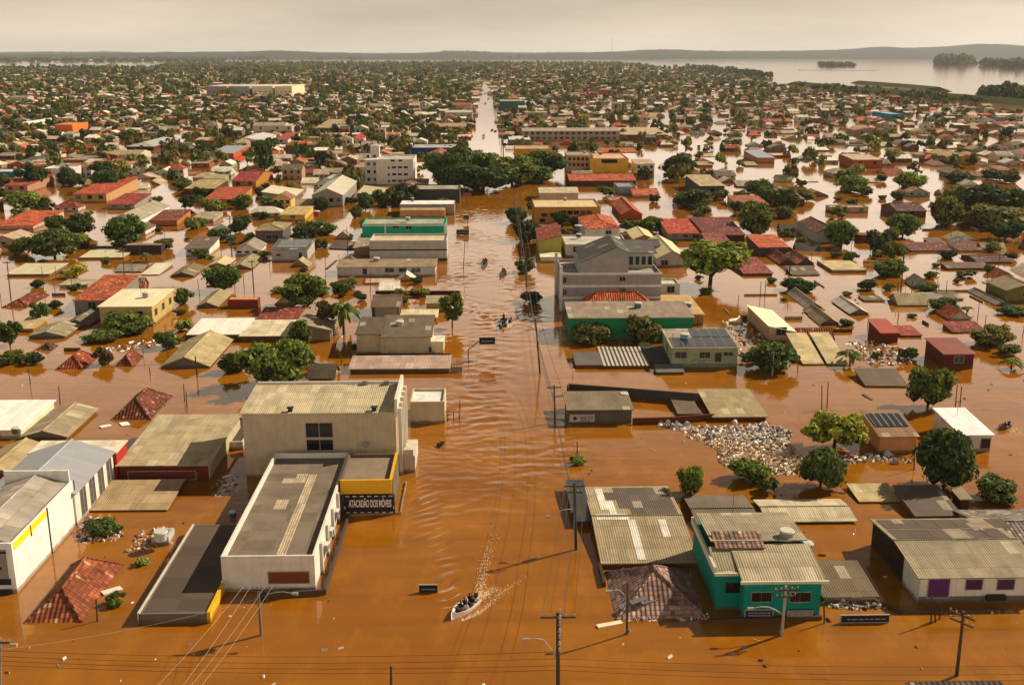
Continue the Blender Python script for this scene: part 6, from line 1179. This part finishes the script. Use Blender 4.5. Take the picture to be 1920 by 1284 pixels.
for i in range(1400):
    x, y = rr.uniform(-30, 1950), rr.choice([rr.uniform(425, 560), rr.uniform(425, 715)])
    if 822 < x < 1062 or len(lab_c) > 250: continue
    p = at(x, y); k = rr.random(); r_ = rr.uniform(.7, 2.0)
    if ((p.y - 81) % 77.5) < 9 and rr.random() < .75: continue
    if k < .42:
        if not free(p.x - r_, p.x + r_, p.y - r_, p.y + r_, .1): continue
        o = bpy.data.objects.new('bush', CM['small'][i % 3]); o.scale = (r_ * 1.2, r_ * rr.uniform(.8, 1.3), r_ * rr.uniform(.6, 1.2)); ci = rr.randrange(7); o.color = lin(LEAFC[ci], 1.1); lab_c.append((o, p, '%s small bush' % ('olive' if ci in (3, 5, 6) else 'dark green'))); tag(o, None, 'bush', 'small bushes standing in the flood'); OCC.append((p.x - r_, p.x + r_, p.y - r_, p.y + r_))
    elif k < .66:
        w_, d_ = rr.uniform(3, 7), rr.uniform(3, 7)
        if not free(p.x - w_ / 2, p.x + w_ / 2, p.y - d_ / 2, p.y + d_ / 2, .3): continue
        ci = rr.choices(range(9), [4, 4, 4, 2, 2, 2, 2, 1, 2])[0]; kd = rr.choice(['gy', 'gx', 'shed', 'flat']); o = bpy.data.objects.new('house', pmesh(kd, rr.choice([.1, .1, .6]), w_, d_, 'tile' if ci in (3, 4, 6) else 'fibro')); o.color = lin(ROOFS[ci][0], .95); o.rotation_euler = (0, 0, rr.gauss(0, .06)); nroof += 1
        lab_c.append((o, p, '%s %s drowned roof tip' % (ROOFS[ci][1], KN[kd]))); tag(o, None, 'house', 'flooded houses of the town'); OCC.append((p.x - w_ / 2, p.x + w_ / 2, p.y - d_ / 2, p.y + d_ / 2))
    elif k < .82:
        w_ = rr.uniform(2.5, 9); ax = rr.random() < .6; mb = MB(); h_ = rr.uniform(.15, .7); q = (0, w_, 0, .18) if ax else (0, .18, 0, w_)
        if not free(p.x, p.x + q[1], p.y, p.y + q[3], .1): continue
        mb.box(*q, -1, h_); c_ = rr.choice(['8a7a64', 'b8a48a', '6a4a38', '9a9084', 'c8b894']); o = mb.build('garden_wall', 'wall', None, lin(c_, .9), link=False); lab_c.append((o, p, 'low %s garden wall top' % ('cross street' if ax else 'lengthwise'))); tag(o, None, 'wall', 'garden wall tops above the flood', 'thing'); OCC.append((p.x, p.x + q[1], p.y, p.y + q[3]))
    else:
        h_ = rr.uniform(1, 4.5); mb = MB(); mb.tube((0, 0, -1), (rr.uniform(-.2, .2), 0, h_), .08, .06, 5); o = mb.build('post', 'wood', link=False); lab_c.append((o, p, '%s thin post' % ('tall' if h_ > 2.5 else 'short'))); tag(o, None, 'post', 'bare posts in the water')
    COL.objects.link(o); o.location = p
NH = nroof + sum(1 for o in bpy.data.objects if o.type == 'EMPTY' and o.get('category') in ('house', 'building', 'shop', 'shed', 'warehouse', 'shack', 'apartment block', 'school'))
LM = [(521, 690, 'large full tree'), (600, 310, 'crimson house'), (730, 315, 'white apartment block'), (930, 325, 'avenue park clump'), (120, 240, 'bright orange block'), (470, 172, 'pale apartment slabs'), (1075, 252, 'two storey school'), (1145, 305, 'bright yellow building'), (820, 283, 'navy blue store'), (845, 241, 'brown gallery house'), (1680, 216, 'light blue levee house'), (1815, 297, 'ochre hall'), (660, 263, 'crimson roofed white house'), (630, 242, 'light blue fronted house'), (415, 288, 'hall with orange end wall'), (465, 262, 'white sports hall'), (262, 272, 'hip roofed grey hall'), (30, 235, 'red roofed far left house'), (1435, 297, 'grey blue flat hall'), (960, 198, 'dark green depot'), (860, 215, 'far grey apartment block'), (1270, 310, 'school side tree'), (1210, 253, 'long brown hall'), (458, 338, 'crimson gabled house'), (170, 360, 'orange terrace'), (235, 405, 'white gable hall'), (615, 365, 'school hall'), (1335, 350, 'patchy roof house'), (1486, 372, 'two white window house'), (1850, 385, 'huge right trees'), (1705, 395, 'maroon upper storey house'), (1590, 392, 'tan garage'), (1284, 435, 'bright red roofed house'), (1360, 435, 'maroon roofed house'), (1555, 437, 'brown roofed gable house'), (1640, 447, 'brown box shed'), (30, 415, 'bright orange roof pair'), (110, 325, 'white two storey house'), (10, 325, 'blue left edge shop'), (540, 470, 'solar roofed grey house'), (760, 430, 'turquoise building'), (1065, 395, 'orange office'), (1130, 340, 'long orange tiled hall'), (990, 290, 'orange yellow block')]
ORD = ['nearest', 'second', 'third', 'fourth', 'fifth', 'sixth', 'seventh', 'eighth', 'ninth', 'tenth', 'eleventh', 'twelfth', 'thirteenth', 'fourteenth', 'fifteenth', 'sixteenth', 'seventeenth', 'eighteenth', 'nineteenth', 'twentieth']
LM += [(565, 560, 'big bright green tree'), (400, 660, 'tan gable roof house'), (250, 570, 'two storey yellow house'), (185, 545, 'orange tiled house'), (30, 565, 'left edge hip roof'), (130, 680, 'larger red roof tip'), (410, 612, 'bright white flat roof'), (725, 500, 'long white shop row'), (1180, 600, 'green hall'), (1315, 655, 'light green house'), (1330, 495, 'spreading light green tree'), (1465, 605, 'pinkish tall house'), (1540, 655, 'cream sloping roof pair'), (1795, 665, 'dark red shack'), (1665, 615, 'red hut'), (1740, 730, 'round right water tree'), (1600, 500, 'cream awash roof'), (1495, 480, 'pink gable pair'), (1920, 545, 'olive green house'), (1750, 465, 'maroon awash roofs'), (1860, 630, 'broad dark bush'), (1525, 565, 'white grey roof tip'), (320, 480, 'dark brown shed'), (130, 465, 'wide dark tree')]
def autolabel(items):        # items: (object, world point, description, taken words)
    grp = {}
    for o, p, desc in items:
        x, y = proj(p); d, lm = min((math.hypot((x - a), (y - b) * 3), i) for i, (a, b, n) in enumerate(LM)); a, b, n = LM[lm]; dx, dy = x - a, (y - b) * 3
        rel = ('left of' if dx < 0 else 'right of') if abs(dx) > abs(dy) else ('beyond' if dy < 0 else 'in front of')
        grp.setdefault((desc, rel, n), []).append((d, o))
    for (desc, rel, n), v in grp.items():
        v.sort(key=lambda q: q[0])
        for i, (d, o) in enumerate(v): o['label'] = ('%s %s the %s' % (desc, rel, n)) if len(v) == 1 else ('%s %s %s the %s' % (desc, (ORD[i] + ' closest') if i else 'closest', rel, n))
lab = []; nind = max(0, 292 - NH)
for Y_, X, w_, d_, h, kind, ci in cands[:nind]:
    rm = 'tile' if ci in (3, 4, 6) and kind != 'flat' else 'fibro'; o = bpy.data.objects.new('house', pmesh(kind, h, w_, d_, rm)); COL.objects.link(o); o.location = (X, Y_, 0); o.color = lin(ROOFS[ci][0], 0.95); o.rotation_euler = (0, 0, rr.gauss(0, .04))
    tag(o, None, 'house', 'flooded houses of the town'); sz = 'half sunk' if h < .9 else ('two storey' if h > 3 else 'low'); lab.append((o, (X, Y_, h), '%s %s roofed %s house' % (ROOFS[ci][1], KN[kind], sz)))
ntree = max(0, 292 - len(TREES) - sum(1 for q in lab_c if q[0].get('category') == 'bush'))
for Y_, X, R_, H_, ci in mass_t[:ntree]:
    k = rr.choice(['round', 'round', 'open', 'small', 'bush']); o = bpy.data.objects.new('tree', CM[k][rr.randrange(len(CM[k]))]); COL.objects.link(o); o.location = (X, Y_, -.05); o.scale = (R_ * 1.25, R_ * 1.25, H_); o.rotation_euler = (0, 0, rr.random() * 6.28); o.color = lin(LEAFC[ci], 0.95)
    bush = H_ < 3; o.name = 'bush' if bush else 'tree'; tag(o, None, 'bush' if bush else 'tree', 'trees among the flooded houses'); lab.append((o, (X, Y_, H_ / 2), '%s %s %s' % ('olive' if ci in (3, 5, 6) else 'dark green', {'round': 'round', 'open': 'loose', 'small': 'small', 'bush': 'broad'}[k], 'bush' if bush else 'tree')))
autolabel(lab + lab_c)
# the far town as one mass of houses and one of trees
mb = MB(); WC = ['b8b0a2', '9c8468', 'cbbf9c', '7d6c5c', 'a8583a', 'd0c8b8', '8e9a86', '6e5340', 'b9a08a']
for Y_, X, w_, d_, h, kind, ci in cands[nind:]:
    if Y_ > 1500: h = max(h, .8)
    rc = lin(ROOFS[ci][0], rr.uniform(.85, 1.25)); wc = lin(rr.choice(WC), .8); W, D = w_ / 2, d_ / 2
    q = [(X - W, Y_ - D), (X + W, Y_ - D), (X + W, Y_ + D), (X - W, Y_ + D)]
    for i in range(4): j = (i + 1) % 4; mb.face([(*q[i], -.5), (*q[j], -.5), (*q[j], h), (*q[i], h)], 0, wc)
    if kind == 'flat': mb.face([(*p, h) for p in q], 1, rc)
    elif kind == 'shed': mb.face([(*q[0], h), (*q[1], h), (*q[2], h + .8), (*q[3], h + .8)], 1, rc)
    elif kind == 'gy':
        a, b = (X, Y_ - D, h + 1.6), (X, Y_ + D, h + 1.6); mb.face([(*q[1], h), (*q[2], h), b, a], 1, rc); mb.face([(*q[3], h), (*q[0], h), a, b], 1, rc); mb.face([(*q[0], h), (*q[1], h), a], 0, wc)
    else:
        s = W * .5 if kind == 'hip' else 0; a, b = (X - W + s, Y_, h + 1.6), (X + W - s, Y_, h + 1.6); mb.face([(*q[0], h), (*q[1], h), b, a], 1, rc); mb.face([(*q[2], h), (*q[3], h), a, b], 1, rc); mb.face([(*q[1], h), (*q[2], h), b], 0, wc); mb.face([(*q[3], h), (*q[0], h), a], 0, wc)
    if Y_ < 1500 and h > 1.2:
        for i in range(2): x = X - W + w_ * (i + .5) / 2; mb.face([(x - .6, Y_ - D - .03, h * .4), (x + .6, Y_ - D - .03, h * .4), (x + .6, Y_ - D - .03, h * .8), (x - .6, Y_ - D - .03, h * .8)], 0, (.02, .02, .02, 1))
tag(mb.build('distant_houses', ['mwall', 'mroof']), 'mass of small flooded houses stretching to the horizon', None, None, 'stuff')
def tree_mass(name, label, items):
    protos = [crown_arrays(50 + i, 9, 14, .16, cr=(.3, .5), low=.05)[0] for i in range(4)]; far = [crown_arrays(70 + i, 6, 6, .28, cr=(.3, .5), low=.05)[0] for i in range(4)]
    VS, CS = [], []
    for Y_, X, R_, H_, ci in items:
        p = (protos if Y_ < 1300 else far)[rr.randrange(4)]; a = rr.random() * 6.28; ca, sa = math.cos(a), math.sin(a); q = np.empty_like(p)
        q[:, 0] = (p[:, 0] * ca - p[:, 1] * sa) * R_ + X; q[:, 1] = (p[:, 0] * sa + p[:, 1] * ca) * R_ + Y_; q[:, 2] = p[:, 2] * H_; VS.append(q); c = np.array(lin(LEAFC[ci], rr.uniform(.6, 1.15))); CS.append(np.tile(c, (len(p) // 4, 1)))
    V = np.concatenate(VS).astype(np.float32); C = np.concatenate(CS).astype(np.float32); me = bpy.data.meshes.new(name); quads_mesh(me, V, np.arange(len(V), dtype=np.int32).reshape(-1, 4), False)
    t = me.attributes.new('tint', 'FLOAT_COLOR', 'FACE'); t.data.foreach_set('color', C.ravel()); me.materials.append(M['mleaf']); o = bpy.data.objects.new(name, me); COL.objects.link(o); tag(o, label, None, None, 'stuff')
extra = []
for i in range(4800):          # thicker tree cover far out, and along the lake shore
    Y_ = 560 * (11.0 ** rr.random()); X = rr.uniform(-.55, .55) * Y_; px, py = proj((X, Y_, 0))
    if py < yedge(px) or (-11 < X < 12 and Y_ < 2300) or (px > 1050 and py > 175 and rr.random() < .7): continue
    R_ = rr.uniform(2.0, 4.0) * (Y_ / 900) ** .45; extra.append((Y_, X, R_, R_ * rr.uniform(.9, 1.5), rr.randrange(7)))
tree_mass('distant_trees', 'mass of dark trees among the far flooded houses', mass_t[ntree:] + extra)
# lake shore, levee, islands
def strip(name, label, pts, hgt, wdt, color, kind='structure'):
    mb = MB(); P = [at(*p) for p in pts]
    for a, b in zip(P[:-1], P[1:]):
        mb.face([a + Vector((0, -wdt, -.3)), b + Vector((0, -wdt, -.3)), b + Vector((0, 0, hgt)), a + Vector((0, 0, hgt))]); mb.face([a + Vector((0, 0, hgt)), b + Vector((0, 0, hgt)), b + Vector((0, wdt, -.3)), a + Vector((0, wdt, -.3))])
    o = mb.build(name, 'paint', None, lin(color, .8)); tag(o, label, None, None, kind)
strip('lake_bank', 'thin green strip of land across the upper lake', [(1240, 112.6), (1480, 112.2), (1700, 113), (1920, 114.5), (2100, 115)], 5, 60, '4e5a34')
strip('lake_bank', 'thin mud bank in the middle of the lake', [(1500, 132), (1560, 133), (1640, 133.5)], 1.2, 30, '8a7a60')
strip('levee', 'green grass levee along the lake', [(1490, 160), (1600, 170), (1700, 178), (1790, 186), (1920, 197), (2100, 212)], 6, 60, '6a7a34'); strip('levee', 'second strip of green bank by the lake', [(1610, 157), (1700, 164), (1760, 170)], 5, 50, '66762f')
def grove(label, poly, n, R0, R1, hk=1.2):
    it = []; xa, xb = min(p[0] for p in poly), max(p[0] for p in poly); ya, yb = min(p[1] for p in poly), max(p[1] for p in poly); t = 0
    while len(it) < n and t < 20000:
        t += 1; x, y = rr.uniform(xa, xb), rr.uniform(ya, yb)
        if inpoly(x, y, poly): g = at(x, y); R_ = rr.uniform(R0, R1); it.append((g.y, g.x, R_, R_ * hk * rr.uniform(.8, 1.3), rr.choice([0, 2, 4])))
    tree_mass('treeline', label, it)
grove('dark tree belt along the near lake shore', [(1280, 124), (1340, 127), (1420, 138), (1450, 147), (1390, 143), (1290, 131)], 150, 5, 8)
grove('low wooded island in the lake', [(1534, 122), (1570, 120.5), (1606, 122.5), (1600, 125.5), (1545, 125.5)], 110, 9, 14, .8)
grove('large dark wood on the far right lake shore', [(1752, 118), (1770, 117), (1800, 117), (1822, 120), (1812, 123), (1760, 123)], 150, 18, 26, 1.3)
grove('wooded spit right of the dark wood', [(1822, 121), (1920, 122), (2000, 124), (2000, 130), (1900, 129), (1840, 125)], 220, 12, 22, 1.1)
grove('dark tree mass on the levee at right', [(1838, 184), (1900, 184), (1960, 190), (1960, 192), (1850, 190)], 90, 6, 10, 1.3)
grove('tree line along the green levee', [(1490, 158), (1640, 170), (1760, 182), (1840, 190), (1830, 194), (1600, 178), (1480, 164)], 70, 3.5, 6, 1.1)
grove('tree line on the far left water edge', [(-60, 113), (420, 113), (420, 117), (-60, 117)], 300, 14, 24, .8)
grove('far tree line across the middle horizon', [(300, 108), (1130, 109), (1130, 112), (900, 112), (300, 113)], 420, 20, 34, .7)
# hills along the horizon
def ridge(name, label, D, prof, base_y, rough, color):
    xs_ = np.linspace(prof[0][0], prof[-1][0], 700); top = 101 - .8 * (101 - np.interp(xs_, [p[0] for p in prof], [p[1] for p in prof])); r = np.random.default_rng(int(D)); nz = np.convolve(r.normal(size=760), np.ones(5) / 5, 'same')[:700] * rough + np.convolve(r.normal(size=760), np.ones(31) / 31, 'same')[:700] * rough * 3
    rows = []; M_ = 12
    for j in range(M_ + 1):
        t = j / M_; Yd = D * (1 + .5 * t); f = math.sin(math.pi * min(1, t * 1.0) ** .8) if t < 1 else 0; row = []
        for i, x in enumerate(xs_):
            q = atY(x, top[i], D * 1.25); h = max(2, q.z + nz[i] * (1 + .6 * r.normal() * (0 < j < M_))) ; row.append((q.x * (1 + .15 * (t - .5)), Yd, max(-2, h * f) - (3 if j in (0, M_) else 0)))
        rows.append(row)
    V = np.array(rows, np.float32).reshape(-1, 3); n = 700; ii = (np.arange(M_)[:, None] * n + np.arange(n - 1)[None]).ravel(); me = bpy.data.meshes.new(name); quads_mesh(me, V, np.stack([ii, ii + 1, ii + n + 1, ii + n], -1).astype(np.int32), False)
    m = NT('wooded_hill'); p = m.pos(); n1 = m.noise(p, .02, 6, .7); m.base(m.mix(m.rng(n1, .35, .65, 0, 1), lin(color, .7), lin(color, 1.3))); m.set(Roughness=.95, Specular_IOR_Level=.1); me.materials.append(m.m); o = bpy.data.objects.new(name, me); COL.objects.link(o); tag(o, label, None, None, 'structure')
ridge('hills', 'low wooded ridge along the horizon', 9500, [(-700, 101), (60, 103), (120, 102), (240, 99), (380, 97), (470, 96), (520, 94), (600, 97), (690, 101), (730, 102), (850, 96), (900, 97), (960, 101), (1040, 100), (1130, 97), (1200, 93), (1250, 91), (1300, 95), (1380, 95), (1480, 94), (1560, 93), (1640, 86), (1690, 88), (1760, 85), (1820, 78), (1880, 83), (2000, 84), (2600, 95)], 113, 4, '262e28')
ridge('hills', 'faint farther hills at the left horizon', 13500, [(-900, 99), (0, 98), (120, 96), (200, 97), (320, 99), (700, 99), (1000, 98), (1400, 95), (2000, 90), (2700, 92)], 108, 4, '2c342c')
# warehouse and mast far off
for x0, x1, yb, yt, l_ in ((1716, 1762, 111, 104, 'white roofed warehouse before the far right hills'), (262, 285, 116, 112, 'pale block far left beyond the water strip'), (155, 185, 116, 112, 'long pale shed far left beyond the water')):
    a, b = at(x0, yb), at(x1, yb); H_ = atY(x0, yt, a.y).z; mb = MB(); w_ = b.x - a.x; mb.box(0, w_, 0, 120, -1, H_ * .7); mb.slab([(-5, -5, H_ * .7), (w_ + 5, -5, H_ * .7), (w_ + 5, 60, H_), (-5, 60, H_)], 1); o = mb.build('warehouse', 'paint', None, lin('d8d0c0', .9), (a.x, a.y, 0)); tag(o, l_, 'warehouse')
for x, yb, yt, l_ in ((1147, 110, 72, 'thin far radio mast at the middle right horizon'), (135, 114, 94, 'thin chimney on the left horizon')):
    g = at(x, yb); t = atY(x, yt, g.y); mb = MB(); mb.tube((0, 0, 0), (0, 0, t.z), 2.2, 1.0, 6); o = mb.build('radio_mast', 'dark', None, None, g); tag(o, l_, 'mast')
# ---------------------------------------------------------------- haze
mb = MB(); mb.box(-15000, 15000, -400, 22500, -6, 260, bottom=True); hz = mb.build('haze', 'paint'); hz.data.materials.clear(); hm = bpy.data.materials.new('haze'); hm.use_nodes = True; t = hm.node_tree; t.nodes.clear(); ov = t.nodes.new('ShaderNodeOutputMaterial'); pv = t.nodes.new('ShaderNodeVolumePrincipled'); pv.inputs['Color'].default_value = (.80, .82, .86, 1); pv.inputs['Density'].default_value = 3.4e-5; pv.inputs['Anisotropy'].default_value = 0.2; t.links.new(pv.outputs[0], ov.inputs['Volume']); hz.data.materials.append(hm); tag(hz, 'thin haze over the flooded town', None, None, 'stuff')
